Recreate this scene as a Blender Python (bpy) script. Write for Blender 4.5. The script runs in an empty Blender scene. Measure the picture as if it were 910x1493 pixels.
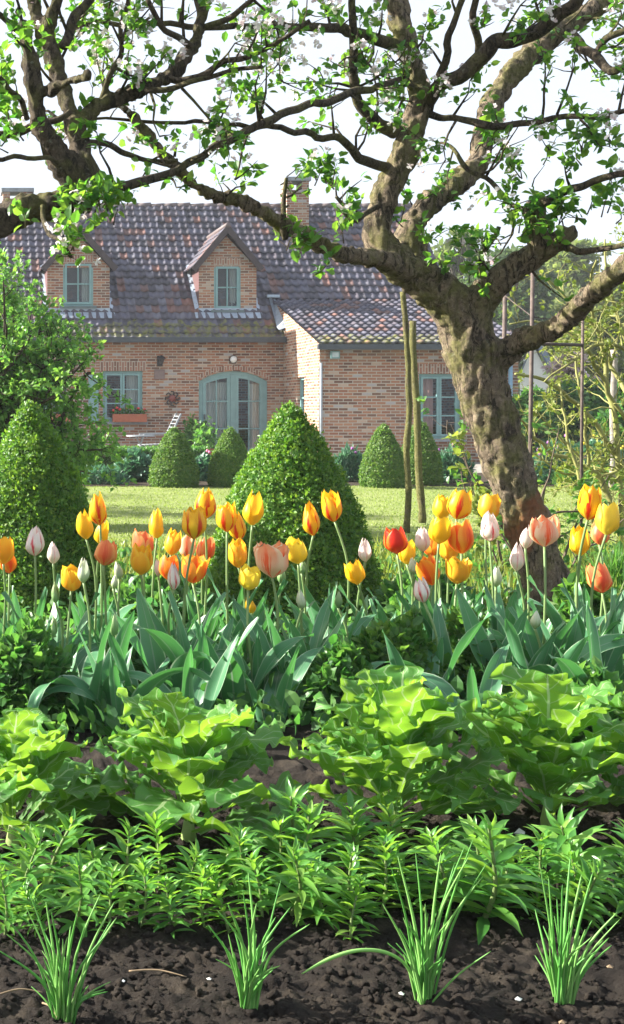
import bpy, math, random
import numpy as np
from mathutils import Vector, noise, Quaternion, Matrix

# ------------------------------------------------------------------ camera, sky, sun, exposure
scn = bpy.context.scene
COL = scn.collection
R = math.radians
F, XV, YH, H = 1800.0, -72.0, 600.0, 1.15      # focal length (photo px), principal point, horizon row, eye height
cam = bpy.data.cameras.new('camera')
cam.sensor_fit = 'VERTICAL'; cam.sensor_height = 36.0
cam.lens = 36.0 * F / 1493.0
cam.shift_x = (455 - XV) / 1493.0
cam.shift_y = -(746.5 - YH) / 1493.0
cam.clip_start = 0.05; cam.clip_end = 3000
camo = bpy.data.objects.new('camera', cam); COL.objects.link(camo)
camo.location = (0, 0, H); camo.rotation_euler = (R(90), 0, 0)
scn.camera = camo

SUN = Vector((-0.84, 0.25, 0.47)).normalized()
world = bpy.data.worlds.new('World'); scn.world = world; world.use_nodes = True
wn = world.node_tree.nodes; wl = world.node_tree.links
sky = wn.new('ShaderNodeTexSky'); sky.sky_type = 'NISHITA'; sky.sun_disc = False
sky.sun_elevation = math.asin(SUN.z)
sky.sun_rotation = math.atan2(SUN.x, SUN.y)
sky.air_density = 1.0; sky.dust_density = 4.0; sky.ozone_density = 1.0
bg = wn['Background']; bg.inputs[1].default_value = 0.15
# thin bright high cloud over most of the sky
wc = wn.new('ShaderNodeTexCoord'); wnz = wn.new('ShaderNodeTexNoise'); wnz.inputs['Scale'].default_value = 1.6; wnz.inputs['Detail'].default_value = 6
wl.new(wc.outputs['Generated'], wnz.inputs['Vector'])
wr_ = wn.new('ShaderNodeValToRGB'); wr_.color_ramp.elements[0].position = .25; wr_.color_ramp.elements[0].color = (.62, .62, .62, 1)
wr_.color_ramp.elements[1].position = .6; wr_.color_ramp.elements[1].color = (.95, .95, .95, 1)
wm = wn.new('ShaderNodeMix'); wm.data_type = 'RGBA'; wm.inputs[7].default_value = (1.72, 1.88, 2.14, 1)
wl.new(wnz.outputs['Fac'], wr_.inputs[0]); wl.new(wr_.outputs[0], wm.inputs[0]); wl.new(sky.outputs[0], wm.inputs[6])
wl.new(wm.outputs[2], bg.inputs[0])

sl = bpy.data.lights.new('sun', 'SUN'); sl.energy = 5.0; sl.angle = R(0.5); sl.color = (1.0, 0.95, 0.85)
so = bpy.data.objects.new('sun', sl); COL.objects.link(so)
so.rotation_euler = SUN.to_track_quat('Z', 'Y').to_euler(); so.location = (-20, 20, 20)

vs = scn.view_settings
vs.view_transform = 'Standard'; vs.look = 'None'; vs.gamma = 1; vs.use_curve_mapping = False
vs.exposure = 1.88
scn.cycles.max_bounces = 8; scn.cycles.transparent_max_bounces = 8
scn.cycles.use_denoising = True
scn.cycles.sample_clamp_indirect = 6.0

rng = np.random.default_rng(11)
random.seed(5)

def P(px, py, d):                       # where a photo pixel lies in the garden, d metres away
    return Vector(((px - XV) / F * d, d, H - (py - YH) / F * d))
def PX(px, d): return (px - XV) / F * d
def PZ(py, d): return H - (py - YH) / F * d

# ------------------------------------------------------------------ object helpers
def tag(o, label=None, cat=None, group=None, kind=None):
    if label: o['label'] = label
    if cat: o['category'] = cat
    if group: o['group'] = group
    if kind: o['kind'] = kind
    return o

def thing(name, label, cat, loc=(0, 0, 0), group=None, rz=0.0):
    o = bpy.data.objects.new(name, None); COL.objects.link(o)
    o.empty_display_size = 0.1
    o.location = loc; o.rotation_euler = (0, 0, rz)
    return tag(o, label, cat, group)

def origin(o):
    v = Vector((0, 0, 0))
    while o is not None:
        v += o.location; o = o.parent
    return v

def npmesh(name, V, Fs, mat=None, smooth=False, uv=None, rnd=None):
    """V (n,3); Fs list of faces or an (m,k) array; uv per vertex; rnd per vertex"""
    V = np.asarray(V, dtype=np.float64).reshape(-1, 3)
    me = bpy.data.meshes.new(name)
    if isinstance(Fs, np.ndarray):
        m, k = Fs.shape
        me.vertices.add(len(V)); me.vertices.foreach_set('co', V.astype(np.float32).ravel())
        me.loops.add(m * k); me.loops.foreach_set('vertex_index', Fs.astype(np.int32).ravel())
        me.polygons.add(m)
        me.polygons.foreach_set('loop_start', np.arange(0, m * k, k, dtype=np.int32))
        me.update(calc_edges=True)
        li = Fs.ravel()
    else:
        me.from_pydata([tuple(v) for v in V], [], [tuple(f) for f in Fs]); me.update()
        li = np.empty(len(me.loops), dtype=np.int32); me.loops.foreach_get('vertex_index', li)
    if uv is not None:
        l = me.uv_layers.new(name='UVMap'); l.data.foreach_set('uv', np.asarray(uv, dtype=np.float32)[li].ravel())
    if rnd is not None:
        a = me.attributes.new('rnd', 'FLOAT', 'POINT'); a.data.foreach_set('value', np.asarray(rnd, dtype=np.float32))
    if smooth:
        me.polygons.foreach_set('use_smooth', np.ones(len(me.polygons), dtype=bool))
    if mat: me.materials.append(mat)
    me.validate()
    return me

def put(name, me, parent=None, loc=None):
    o = bpy.data.objects.new(name, me); COL.objects.link(o)
    if parent is not None: o.parent = parent
    if loc is not None: o.location = loc
    return o

def obj(name, V, Fs, mat, parent=None, smooth=False, uv=None, rnd=None, loc=None):
    """a mesh given in world coordinates, stored relative to its parent (or to loc)"""
    V = np.asarray(V, dtype=np.float64).reshape(-1, 3)
    if parent is not None: off = origin(parent)
    elif loc is not None: off = Vector(loc)
    else: off = Vector((0, 0, 0))
    me = npmesh(name, V - np.array(off), Fs, mat, smooth, uv, rnd)
    return put(name, me, parent, loc if parent is None else None)

def dup(root, loc, rz=0.0, sc=1.0, label=None, group=None):
    r = root.copy(); COL.objects.link(r); r.location = loc; r.rotation_euler = (0, 0, rz); r.scale = (sc, sc, sc)
    if label: r['label'] = label
    if group: r['group'] = group
    for ch in list(root.children):
        c = ch.copy(); COL.objects.link(c); c.parent = r
        for g in ch.children:
            k = g.copy(); COL.objects.link(k); k.parent = c
    return r

class MB:
    def __init__(s): s.v = []; s.f = []
    def add(s, V, Fs):
        b = len(s.v); s.v += [tuple(x) for x in V]; s.f += [tuple(i + b for i in f) for f in Fs]; return s
    def quad(s, a, b, c, d): return s.add([a, b, c, d], [(0, 1, 2, 3)])
    def box(s, x0, x1, y0, y1, z0, z1):
        V = [(x, y, z) for z in (z0, z1) for y in (y0, y1) for x in (x0, x1)]
        return s.add(V, [(0, 2, 3, 1), (4, 5, 7, 6), (0, 1, 5, 4), (2, 6, 7, 3), (0, 4, 6, 2), (1, 3, 7, 5)])
    def bar(s, p, q, w, t, up=(0, 0, 1)):
        p, q = Vector(p), Vector(q); d = (q - p).normalized(); u = Vector(up)
        r = d.cross(u).normalized(); u = r.cross(d)
        V = [e + r * a * w / 2 + u * b * t / 2 for e in (p, q) for a, b in ((-1, -1), (1, -1), (1, 1), (-1, 1))]
        return s.add(V, [(0, 1, 2, 3)[::-1], (4, 5, 6, 7), (0, 1, 5, 4), (1, 2, 6, 5), (2, 3, 7, 6), (3, 0, 4, 7)])
    def tube(s, pts, rad, n=8):
        V, Fs = tube(pts, rad, n); return s.add(V, [tuple(f) for f in Fs])
    def lathe(s, c, prof, n=20, axis='z'):
        V = []; Fs = []
        for r, z in prof:
            for k in range(n):
                a = 2 * math.pi * k / n
                if axis == 'z': V.append((c[0] + r * math.cos(a), c[1] + r * math.sin(a), c[2] + z))
                else: V.append((c[0] + r * math.cos(a), c[1] - z, c[2] + r * math.sin(a)))
        for i in range(len(prof) - 1):
            for k in range(n):
                k2 = (k + 1) % n
                Fs.append((i * n + k, i * n + k2, (i + 1) * n + k2, (i + 1) * n + k))
        return s.add(V, Fs)
    def build(s, name, mat, parent=None, smooth=False): return obj(name, s.v, s.f, mat, parent, smooth)

def tube(pts, rad, n=8, cap=True):
    pts = [Vector(p) for p in pts]; m = len(pts)
    if not hasattr(rad, '__len__'): rad = [rad] * m
    V = []; Fs = []
    t0 = (pts[1] - pts[0]).normalized()
    u = t0.orthogonal().normalized()
    for i, p in enumerate(pts):
        if i == 0: t = t0
        elif i == m - 1: t = (pts[i] - pts[i - 1]).normalized()
        else: t = (pts[i + 1] - pts[i - 1]).normalized()
        u = (u - t * u.dot(t)); u = u.normalized() if u.length > 1e-6 else t.orthogonal().normalized()
        w = t.cross(u)
        for k in range(n):
            a = 2 * math.pi * k / n
            V.append(p + (u * math.cos(a) + w * math.sin(a)) * rad[i])
    for i in range(m - 1):
        for k in range(n):
            k2 = (k + 1) % n
            Fs.append((i * n + k, i * n + k2, (i + 1) * n + k2, (i + 1) * n + k))
    if cap:
        V.append(pts[0]); V.append(pts[-1]); a, b = len(V) - 2, len(V) - 1
        for k in range(n):
            k2 = (k + 1) % n
            Fs.append((a, k2, k, k)); Fs.append((b, (m - 1) * n + k, (m - 1) * n + k2, (m - 1) * n + k2))
        Fs = [tuple(dict.fromkeys(f)) for f in Fs]
    return V, Fs

def catmull(pts, rad, step=4):
    P_ = [Vector(p) for p in pts]; out = []; ro = []
    n = len(P_)
    for i in range(n - 1):
        p0, p1, p2, p3 = P_[max(i - 1, 0)], P_[i], P_[i + 1], P_[min(i + 2, n - 1)]
        for k in range(step):
            t = k / step
            out.append(0.5 * ((2 * p1) + (p2 - p0) * t + (2 * p0 - 5 * p1 + 4 * p2 - p3) * t * t + (3 * p1 - p0 - 3 * p2 + p3) * t ** 3))
            ro.append(rad[i] * (1 - t) + rad[i + 1] * t)
    out.append(P_[-1]); ro.append(rad[-1])
    return out, ro

# ------------------------------------------------------------------ leaf scattering
def nrmz(a): return a / np.maximum(np.linalg.norm(a, axis=1, keepdims=True), 1e-9)
LEAF = (np.array([[0, 0, 0], [-.30, .30, .07], [0, .34, 0], [.30, .30, .07], [-.28, .66, .04], [0, .68, -.04], [.28, .66, .04], [0, 1, -.16]]),
        np.array([[0, 2, 1, 1], [0, 3, 2, 2], [1, 2, 5, 4], [2, 3, 6, 5], [4, 5, 7, 7], [5, 6, 7, 7]]))
TRI = (np.array([[-.28, .4, .05], [0, 0, 0], [.28, .4, .05], [0, 1, -.12]]), np.array([[0, 1, 2, 3]]))
LANCE = (np.array([[0, 0, 0], [-.10, .3, .03], [0, .3, 0], [.10, .3, .03], [-.08, .65, 0], [0, .65, -.03], [.08, .65, 0], [0, 1, -.16]]), LEAF[1])
BLADE = (np.array([[-.05, 0, 0], [.05, 0, 0], [.03, .55, .02], [-.03, .55, .02], [0, 1, .12]]), np.array([[0, 1, 2, 3], [3, 2, 4, 4]]))

def scatter(tmpl, pos, dirs, sizes, ups=None, fold=1.0):
    """one leaf template at each position; returns V, F(list of quads/tris), rnd"""
    T, Fq = tmpl
    pos = np.asarray(pos, float); n = len(pos)
    d = nrmz(np.asarray(dirs, float))
    if ups is None: ups = rng.normal(size=(n, 3)) * .6 + np.array([0, 0, 1.0])
    r = np.cross(d, ups); r = nrmz(r); u = np.cross(r, d)
    s = np.asarray(sizes, float)[:, None, None]
    V = pos[:, None, :] + s * (T[None, :, 0:1] * r[:, None, :] + T[None, :, 1:2] * d[:, None, :] + fold * T[None, :, 2:3] * u[:, None, :])
    k = len(T)
    Fs = (Fq[None, :, :] + (np.arange(n) * k)[:, None, None]).reshape(-1, 4)
    rd = np.repeat(rng.random(n), k)
    return V.reshape(-1, 3), Fs, rd

def tri_fix(Fs):
    return [tuple(dict.fromkeys(f)) for f in Fs.tolist()]

def leafobj(name, V, Fs, rd, mat, parent=None, smooth=False, loc=None):
    return obj(name, V, tri_fix(Fs), mat, parent, smooth, rnd=rd, loc=loc)

# ------------------------------------------------------------------ materials
class NT:
    def __init__(s, name):
        s.m = bpy.data.materials.new(name); s.m.use_nodes = True
        s.t = s.m.node_tree; s.n = s.t.nodes; s.l = s.t.links
        s.out = s.n['Material Output']; s.b = s.n['Principled BSDF']
    def new(s, t, **kw):
        n = s.n.new('ShaderNode' + t)
        for k, v in kw.items(): setattr(n, k, v)
        return n
    def link(s, a, b): s.l.new(a, b)
    def val(s, sock, v):
        if hasattr(v, 'is_output') or isinstance(v, bpy.types.NodeSocket): s.l.new(v, sock)
        elif isinstance(v, (tuple, list)) and len(v) == 3 and sock.type == 'RGBA': sock.default_value = (*v, 1)
        else: sock.default_value = v
    def math(s, op, a, b=0.0, c=None):
        n = s.new('Math', operation=op); s.val(n.inputs[0], a); s.val(n.inputs[1], b)
        if c is not None: s.val(n.inputs[2], c)
        return n.outputs[0]
    def mix(s, f, a, b, blend='MIX'):
        n = s.new('Mix', data_type='RGBA', blend_type=blend)
        s.val(n.inputs[0], f); s.val(n.inputs[6], a); s.val(n.inputs[7], b); return n.outputs[2]
    def ramp(s, f, stops, interp='LINEAR'):
        n = s.new('ValToRGB'); r = n.color_ramp; r.interpolation = interp
        while len(r.elements) < len(stops): r.elements.new(0.5)
        for e, (p, c) in zip(r.elements, stops): e.position = p; e.color = (*c, 1) if len(c) == 3 else c
        s.val(n.inputs[0], f); return n.outputs[0]
    def noise(s, scale, detail=4, rough=.55, vec=None, dist=0.0):
        n = s.new('TexNoise'); n.inputs['Scale'].default_value = scale; n.inputs['Detail'].default_value = detail
        n.inputs['Roughness'].default_value = rough; n.inputs['Distortion'].default_value = dist
        if vec is not None: s.link(vec, n.inputs['Vector'])
        return n.outputs['Fac']
    def co(s, which='Object'): return s.new('TexCoord').outputs[which]
    def map(s, vec, scale=(1, 1, 1)):
        n = s.new('Mapping'); s.link(vec, n.inputs[0]); n.inputs['Scale'].default_value = scale; return n.outputs[0]
    def bump(s, h, strength=.5, dist=.01):
        n = s.new('Bump'); n.inputs['Strength'].default_value = strength; n.inputs['Distance'].default_value = dist
        s.val(n.inputs['Height'], h); s.link(n.outputs[0], s.b.inputs['Normal']); return n.outputs[0]
    def base(s, c, rough=.6, spec=.4):
        s.val(s.b.inputs['Base Color'], c); s.val(s.b.inputs['Roughness'], rough)
        s.b.inputs['Specular IOR Level'].default_value = spec; return s
    def translucent(s, c, fac):
        t = s.new('BsdfTranslucent'); s.val(t.inputs[0], c)
        x = s.new('MixShader'); s.val(x.inputs[0], fac)
        s.link(s.b.outputs[0], x.inputs[1]); s.link(t.outputs[0], x.inputs[2]); s.link(x.outputs[0], s.out.inputs[0]); return s

def plain(name, c, rough=.6, spec=.4, var=.15, scale=8, bump=.15, bd=.005, metal=0.0):
    t = NT(name); n = t.noise(scale, 6, .6, t.co())
    lo = tuple(x * (1 - var) for x in c); hi = tuple(min(1, x * (1 + var)) for x in c)
    t.base(t.ramp(n, [(.3, lo), (.7, hi)]), rough, spec); t.b.inputs['Metallic'].default_value = metal
    if bump: t.bump(t.noise(scale * 6, 5, .6, t.co()), bump, bd)
    return t.m

def leafmat(name, stops, tr, fac=.45, rough=.42, spec=.35, patch=None):
    """stops: leaf colours picked per leaf; tr: transmitted colour"""
    t = NT(name)
    a = t.new('Attribute', attribute_name='rnd').outputs['Fac']
    c = t.ramp(a, stops)
    if patch:
        c = t.mix(t.ramp(t.noise(patch[0], 3, .5, t.co()), [(.42, (0, 0, 0)), (.62, (1, 1, 1))]), c, patch[1])
    t.base(c, rough, spec)
    t.translucent(t.mix(t.math('MULTIPLY', a, .8), tr[0], tr[1]), fac)
    return t.m

def uvleafmat(name, c1, c2, vein, tr, fac=.4, rough=.4, spec=.4, edge=None, stripes=0, veins=0):
    """single big leaves: u across (0..1), v along; pale midrib, side veins or long stripes"""
    t = NT(name)
    uv = t.co('UV'); sp = t.new('SeparateXYZ'); t.link(uv, sp.inputs[0])
    u = t.math('ABSOLUTE', t.math('SUBTRACT', sp.outputs[0], .5)); v = sp.outputs[1]
    oi = t.new('ObjectInfo').outputs['Random']
    n = t.noise(9, 4, .6, t.co())
    c = t.mix(t.math('MULTIPLY', t.math('ADD', n, oi), .5), c1, c2)
    if stripes:
        w = t.new('TexWave', wave_type='BANDS', bands_direction='X'); t.link(uv, w.inputs[0]); w.inputs['Scale'].default_value = stripes
        w.inputs['Distortion'].default_value = .6
        c = t.mix(t.math('MULTIPLY', w.outputs['Fac'], .22), c, vein)
    rib = t.math('LESS_THAN', u, t.math('SUBTRACT', .045, t.math('MULTIPLY', v, .032)))
    m = rib
    if veins:
        d = t.math('FRACT', t.math('MULTIPLY', t.math('SUBTRACT', v, t.math('MULTIPLY', u, .55)), veins))
        sv = t.math('LESS_THAN', t.math('ABSOLUTE', t.math('SUBTRACT', d, .5)), .045)
        m = t.math('MAXIMUM', rib, t.math('MULTIPLY', sv, .6))
        t.bump(t.math('ADD', t.math('MULTIPLY', m, -1.0), t.math('MULTIPLY', t.noise(28, 4, .6, uv), .9)), .35, .006)
    c = t.mix(t.math('MULTIPLY', m, .7), c, vein)
    if edge:
        c = t.mix(t.math('MULTIPLY', t.math('GREATER_THAN', u, .455), .6), c, edge)
    t.base(c, rough, spec)
    t.translucent(t.mix(t.math('MULTIPLY', m, .6), t.mix(oi, tuple(x * .65 for x in tr), tr), tuple(.5 * x + .3 for x in vein)), fac)
    return t.m
# ================================================================== GROUND
def soil_mat():
    t = NT('soil'); co = t.co()
    n1 = t.noise(9, 8, .65, co); n2 = t.noise(110, 8, .75, co)
    c = t.ramp(n1, [(.25, (.010, .008, .007)), (.5, (.024, .019, .016)), (.72, (.085, .068, .05))])
    c = t.mix(t.math('MULTIPLY', n2, .5), c, (.032, .027, .023))
    t.base(c, .95, .15); t.bump(n2, 1.0, .014); return t.m
SOIL = soil_mat()

def soil_height(x, y):
    v = Vector((x, y, 0))
    h = .035 * noise.noise(v * 1.3) + .018 * noise.noise(v * 5 + Vector((3, 1, 0)))
    h += .012 * noise.turbulence(v * 19, 3, False) - .008
    d, _ = noise.voronoi(v * 26); h += .011 * max(0, .55 - d[0]) * (0.4 + noise.noise(v * 3.1) + .6) + (.013 * noise.turbulence(v * 38, 3, True) - .006 if 2.1 < y < 4.1 else 0)
    return h

def axis_grid(lo, a, b, hi, fine, coarse):
    L = list(np.arange(lo, a, coarse)) + list(np.arange(a, b, fine)) + list(np.arange(b, hi, coarse)) + [hi]
    return L
gx = axis_grid(-7, -.2, 2.15, 14, .0085, .16); gy = axis_grid(-1.5, 2.15, 4.0, 10.4, .0085, .12)
V = []; nx, ny = len(gx), len(gy)
for y in gy:
    for x in gx:
        V.append((x, y, soil_height(x, y) if y < 10.2 else -.04))
ii = np.arange(nx - 1)[None, :] + (np.arange(ny - 1) * nx)[:, None]; ii = ii.ravel()
tag(obj('soil_bed', V, np.stack([ii, ii + 1, ii + 1 + nx, ii + nx], 1), SOIL, smooth=True), kind='structure')

# loose crumbs and clods lying on the dug soil
def ico():
    bm_ = __import__('bmesh').new(); __import__('bmesh').ops.create_icosphere(bm_, subdivisions=2, radius=1)
    V_ = np.array([tuple(v.co) for v in bm_.verts]); F_ = np.array([[v.index for v in f.verts] for f in bm_.faces]); bm_.free(); return V_, F_
ICO = ico()
def lumps(n, xr, yr, sr, pw):
    T, Fq = ICO; Vs = []; m = len(T)
    for i in range(n):
        x = rng.uniform(*xr); y = yr[0] + (yr[1] - yr[0]) * rng.random() ** 1.5
        s = sr[0] + (sr[1] - sr[0]) * rng.random() ** pw
        o = Vector(rng.normal(size=3) * 20)
        h = np.array([1 + .55 * noise.noise(Vector(t) * 1.5 + o) + .45 * noise.noise(Vector(t) * 4 + o) for t in T])
        a = rng.uniform(0, 6.28); c_, s_ = math.cos(a), math.sin(a)
        J = T * h[:, None] * s * np.array([1, rng.uniform(.6, 1), rng.uniform(.5, .8)])
        J = np.stack([J[:, 0] * c_ - J[:, 1] * s_, J[:, 0] * s_ + J[:, 1] * c_, J[:, 2]], 1)
        Vs.append(J + np.array([x, y, soil_height(x, y) + s * .22]))
    return np.concatenate(Vs), (Fq[None] + (np.arange(n) * m)[:, None, None]).reshape(-1, 3)
V, Fs = lumps(11000, (-.1, 2.1), (2.2, 3.7), (.0016, .013), 4.5)
tag(obj('soil_clods', V, Fs, SOIL), 'dark crumbs and clods of dug soil lying on the bed', 'soil clods', kind='stuff')

# lawn, far ground
t = NT('lawn'); co = t.co()
c = t.ramp(t.noise(1.1, 5, .6, co), [(.3, (.20, .26, .07)), (.55, (.28, .33, .11)), (.8, (.34, .36, .15))])
c = t.mix(t.math('MULTIPLY', t.noise(30, 5, .7, co), .5), c, (.26, .31, .10))
t.base(c, .8, .2); t.bump(t.noise(120, 3, .7, co), .5, .01); t.translucent((.2, .3, .04), .25); LAWN = t.m
def lawn_z(x, y): return .02 * noise.noise(Vector((x * .4, y * .4, 5)))
xs = np.arange(-8, 24.1, .4); ys = np.arange(9.9, 20.3, .4)
V = [(x, y, lawn_z(x, y)) for y in ys for x in xs]; nx, ny = len(xs), len(ys)
ii = (np.arange(nx - 1)[None, :] + (np.arange(ny - 1) * nx)[:, None]).ravel()
tag(obj('lawn', V, np.stack([ii, ii + 1, ii + 1 + nx, ii + nx], 1), LAWN, smooth=True), kind='structure')
n = 52000
y = 9.9 + 9.0 * rng.random(n) ** 1.25; px = rng.uniform(-60, 960, n); x = (px - XV) / F * y
pos = np.stack([x, y, np.array([lawn_z(a, b) for a, b in zip(x, y)])], 1)
d = rng.normal(size=(n, 3)) * .55 + np.array([0, 0, 1.0])
V, Fs, rd = scatter(TRI, pos, d, rng.uniform(.012, .028, n) * (1 + .8 * (y < 10.6)))
GRASSM = leafmat('grass', [(0, (.20, .26, .07)), (.6, (.27, .33, .10)), (1, (.36, .38, .16))], ((.22, .34, .04), (.34, .42, .06)), .5)
tag(leafobj('lawn_grass', V, Fs, rd, GRASSM), 'short mown grass blades of the sunlit lawn', 'grass', kind='stuff')

t = NT('garden_ground'); t.base(t.ramp(t.noise(.5, 6, .6, t.co()), [(.3, (.04, .05, .02)), (.7, (.08, .085, .035))]), .95, .1)
V = [(-900, -60, -.14), (900, -60, -.14), (900, 1500, -.14), (-900, 1500, -.14)]
tag(obj('ground', V, [(0, 1, 2, 3)], t.m), kind='structure')
t = NT('border_soil'); t.base(t.ramp(t.noise(6, 6, .6, t.co()), [(.3, (.03, .024, .018)), (.7, (.07, .055, .04))]), .95, .1)
V = [(-9, 18.9, .012), (26, 18.9, .012), (26, 22.6, .03), (-9, 22.6, .03)]
tag(obj('border_soil', V, [(0, 1, 2, 3)], t.m), kind='structure')
V = [(-9, 22.6, 0.0), (30, 22.6, 0.0), (30, 31.3, 0.0), (-9, 31.3, 0.0)]
tag(obj('terrace_paving', V, [(0, 1, 2, 3)], plain('paving_stone', (.28, .26, .23), .85, .2)), kind='structure')

# ================================================================== HOUSE
def brickmat(name, ax, ay, w=.215, h=.069, mort=.011, palette=None):
    t = NT(name); co = t.co(); sp = t.new('SeparateXYZ'); t.link(co, sp.inputs[0])
    ix = {'x': 0, 'y': 1, 'z': 2}
    X, Y = sp.outputs[ix[ax]], sp.outputs[ix[ay]]
    wob = t.noise(1.7, 3, .5, co)
    Y2 = t.math('ADD', Y, t.math('MULTIPLY', wob, .012)); 
    cb = t.new('CombineXYZ'); t.link(X, cb.inputs[0]); t.link(Y2, cb.inputs[1])
    b = t.new('TexBrick'); t.link(cb.outputs[0], b.inputs['Vector'])
    b.inputs['Scale'].default_value = 1; b.inputs['Mortar Size'].default_value = mort; b.inputs['Mortar Smooth'].default_value = .3
    b.inputs['Brick Width'].default_value = w; b.inputs['Row Height'].default_value = h
    row = t.math('FLOOR', t.math('DIVIDE', Y2, h))
    par = t.math('FLOORED_MODULO', row, 2.0)
    off = t.math('MULTIPLY', t.math('SUBTRACT', 1.0, par), w * .5)
    colm = t.math('FLOOR', t.math('DIVIDE', t.math('ADD', X, off), w))
    c2 = t.new('CombineXYZ'); t.link(row, c2.inputs[0]); t.link(colm, c2.inputs[1])
    wn_ = t.new('TexWhiteNoise', noise_dimensions='2D'); t.link(c2.outputs[0], wn_.inputs['Vector'])
    pal = palette or [(0, (.10, .045, .035)), (.16, (.26, .095, .055)), (.34, (.33, .14, .08)), (.55, (.38, .19, .11)), (.74, (.28, .15, .10)), (.86, (.15, .075, .06)), (.93, (.46, .36, .28)), (.97, (.36, .37, .38))]
    c = t.ramp(wn_.outputs[0], pal, 'CONSTANT')
    big = t.noise(.55, 4, .6, co)
    c = t.mix(t.math('MULTIPLY', t.math('SUBTRACT', big, .35), .7), c, (.46, .31, .20))
    c = t.mix(t.math('MULTIPLY', t.noise(14, 6, .7, co), .35), c, (.25, .15, .11))
    c = t.mix(b.outputs['Fac'], c, (.40, .36, .30))
    t.base(c, .9, .2)
    t.bump(t.math('ADD', t.math('MULTIPLY', b.outputs['Fac'], -1.0), t.math('MULTIPLY', t.noise(60, 4, .7, co), .5)), .5, .012)
    return t.m
BRICK = brickmat('brick_front', 'x', 'z')
BRICKS = brickmat('brick_side', 'y', 'z')
SOLD = brickmat('brick_soldier', 'z', 'x', w=.24, h=.066, palette=[(0, (.16, .075, .055)), (.3, (.28, .13, .09)), (.6, (.34, .17, .12)), (.85, (.24, .13, .10))])
TEAL = plain('teal_paint', (.185, .320, .322), .45, .45, .10, 6, .1)
TEALD = plain('grey_paint', (.12, .16, .165), .5, .4, .15, 6, .1)
LEAD = plain('lead_sheet', (.36, .42, .50), .45, .5, .18, 9, .35, .01, .35)
GUT = plain('zinc_gutter', (.045, .055, .065), .45, .5, .2, 5, .1)
DARKW = plain('dark_timber', (.055, .042, .045), .6, .35, .25, 5, .2)
STONE = plain('blue_stone', (.26, .28, .30), .7, .3, .2, 12, .25)
PLAST = plain('room_plaster', (.22, .20, .18), .9, .2)
CURT = (lambda t: (t.base((.78, .79, .76), .9, .1), t.translucent((.7, .72, .7), .4), t.m)[2])(NT('net_curtain'))
CURTP = (lambda t: (t.base((.72, .45, .42), .9, .1), t.translucent((.7, .4, .35), .4), t.m)[2])(NT('rose_curtain'))
def glassmat():
    t = NT('window_glass'); g = t.new('BsdfGlossy'); g.inputs['Roughness'].default_value = .02; g.inputs[0].default_value = (.9, .95, 1, 1)
    tr = t.new('BsdfTransparent'); tr.inputs[0].default_value = (.86, .92, .92, 1)
    fr = t.new('Fresnel'); fr.inputs[0].default_value = 1.5
    x = t.new('MixShader'); t.link(t.math('ADD', t.math('MULTIPLY', fr.outputs[0], .75), .02), x.inputs[0])
    t.link(tr.outputs[0], x.inputs[1]); t.link(g.outputs[0], x.inputs[2]); t.link(x.outputs[0], t.out.inputs[0]); return t.m
GLASS = glassmat()

def wall_quads(x0, x1, z0, z1, holes):
    """holes: (a,b,bottom,top) or (a,b,bottom,spring,crown) for a segmental arch"""
    def top(h, x):
        if len(h) == 4: return h[3]
        a, b, _, s, c = h; w = (b - a) / 2; r = (w * w + (c - s) ** 2) / (2 * (c - s)); k = x - (a + b) / 2
        return c - r + math.sqrt(max(0, r * r - k * k))
    xs = {x0, x1}
    for h in holes:
        xs |= {h[0], h[1]}
        if len(h) == 5: xs |= {h[0] + (h[1] - h[0]) * k / 14 for k in range(15)}
    xs = sorted(x for x in xs if x0 - 1e-6 <= x <= x1 + 1e-6); Q = []; S = []
    for a, b in zip(xs, xs[1:]):
        if b - a < 1e-6: continue
        m = (a + b) / 2; zl = (z0, z0)
        for h in sorted((h for h in holes if h[0] < m < h[1]), key=lambda h: h[2]):
            if h[2] > zl[0] + 1e-6: Q.append(((a, zl[0]), (b, zl[1]), (b, h[2]), (a, h[2])))
            zl = (top(h, a), top(h, b)); S.append(((a, zl[0]), (b, zl[1])))
            if h[2] > z0 + 1e-6: S.append(((b, h[2]), (a, h[2])))
        Q.append(((a, zl[0]), (b, zl[1]), (b, z1), (a, z1)))
    for h in holes:
        S.append(((h[0], h[2]), (h[0], h[3]))); S.append(((h[1], h[3]), (h[1], h[2])))
    return Q, S
def front_wall(mb, y, x0, x1, z0, z1, holes, depth=.16):
    Q, S = wall_quads(x0, x1, z0, z1, holes)
    for q in Q: mb.quad(*[(p[0], y, p[1]) for p in q])
    for a, b in S: mb.quad((a[0], y, a[1]), (b[0], y, b[1]), (b[0], y + depth, b[1]), (a[0], y + depth, a[1]))
def side_wall(mb, x, y0, y1, z0, z1, holes, depth=.16):
    Q, S = wall_quads(y0, y1, z0, z1, holes)
    for q in Q: mb.quad(*[(x, p[0], p[1]) for p in q][::-1])
    for a, b in S: mb.quad((x, a[0], a[1]), (x, b[0], b[1]), (x + depth, b[0], b[1]), (x + depth, a[0], a[1]))

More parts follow.
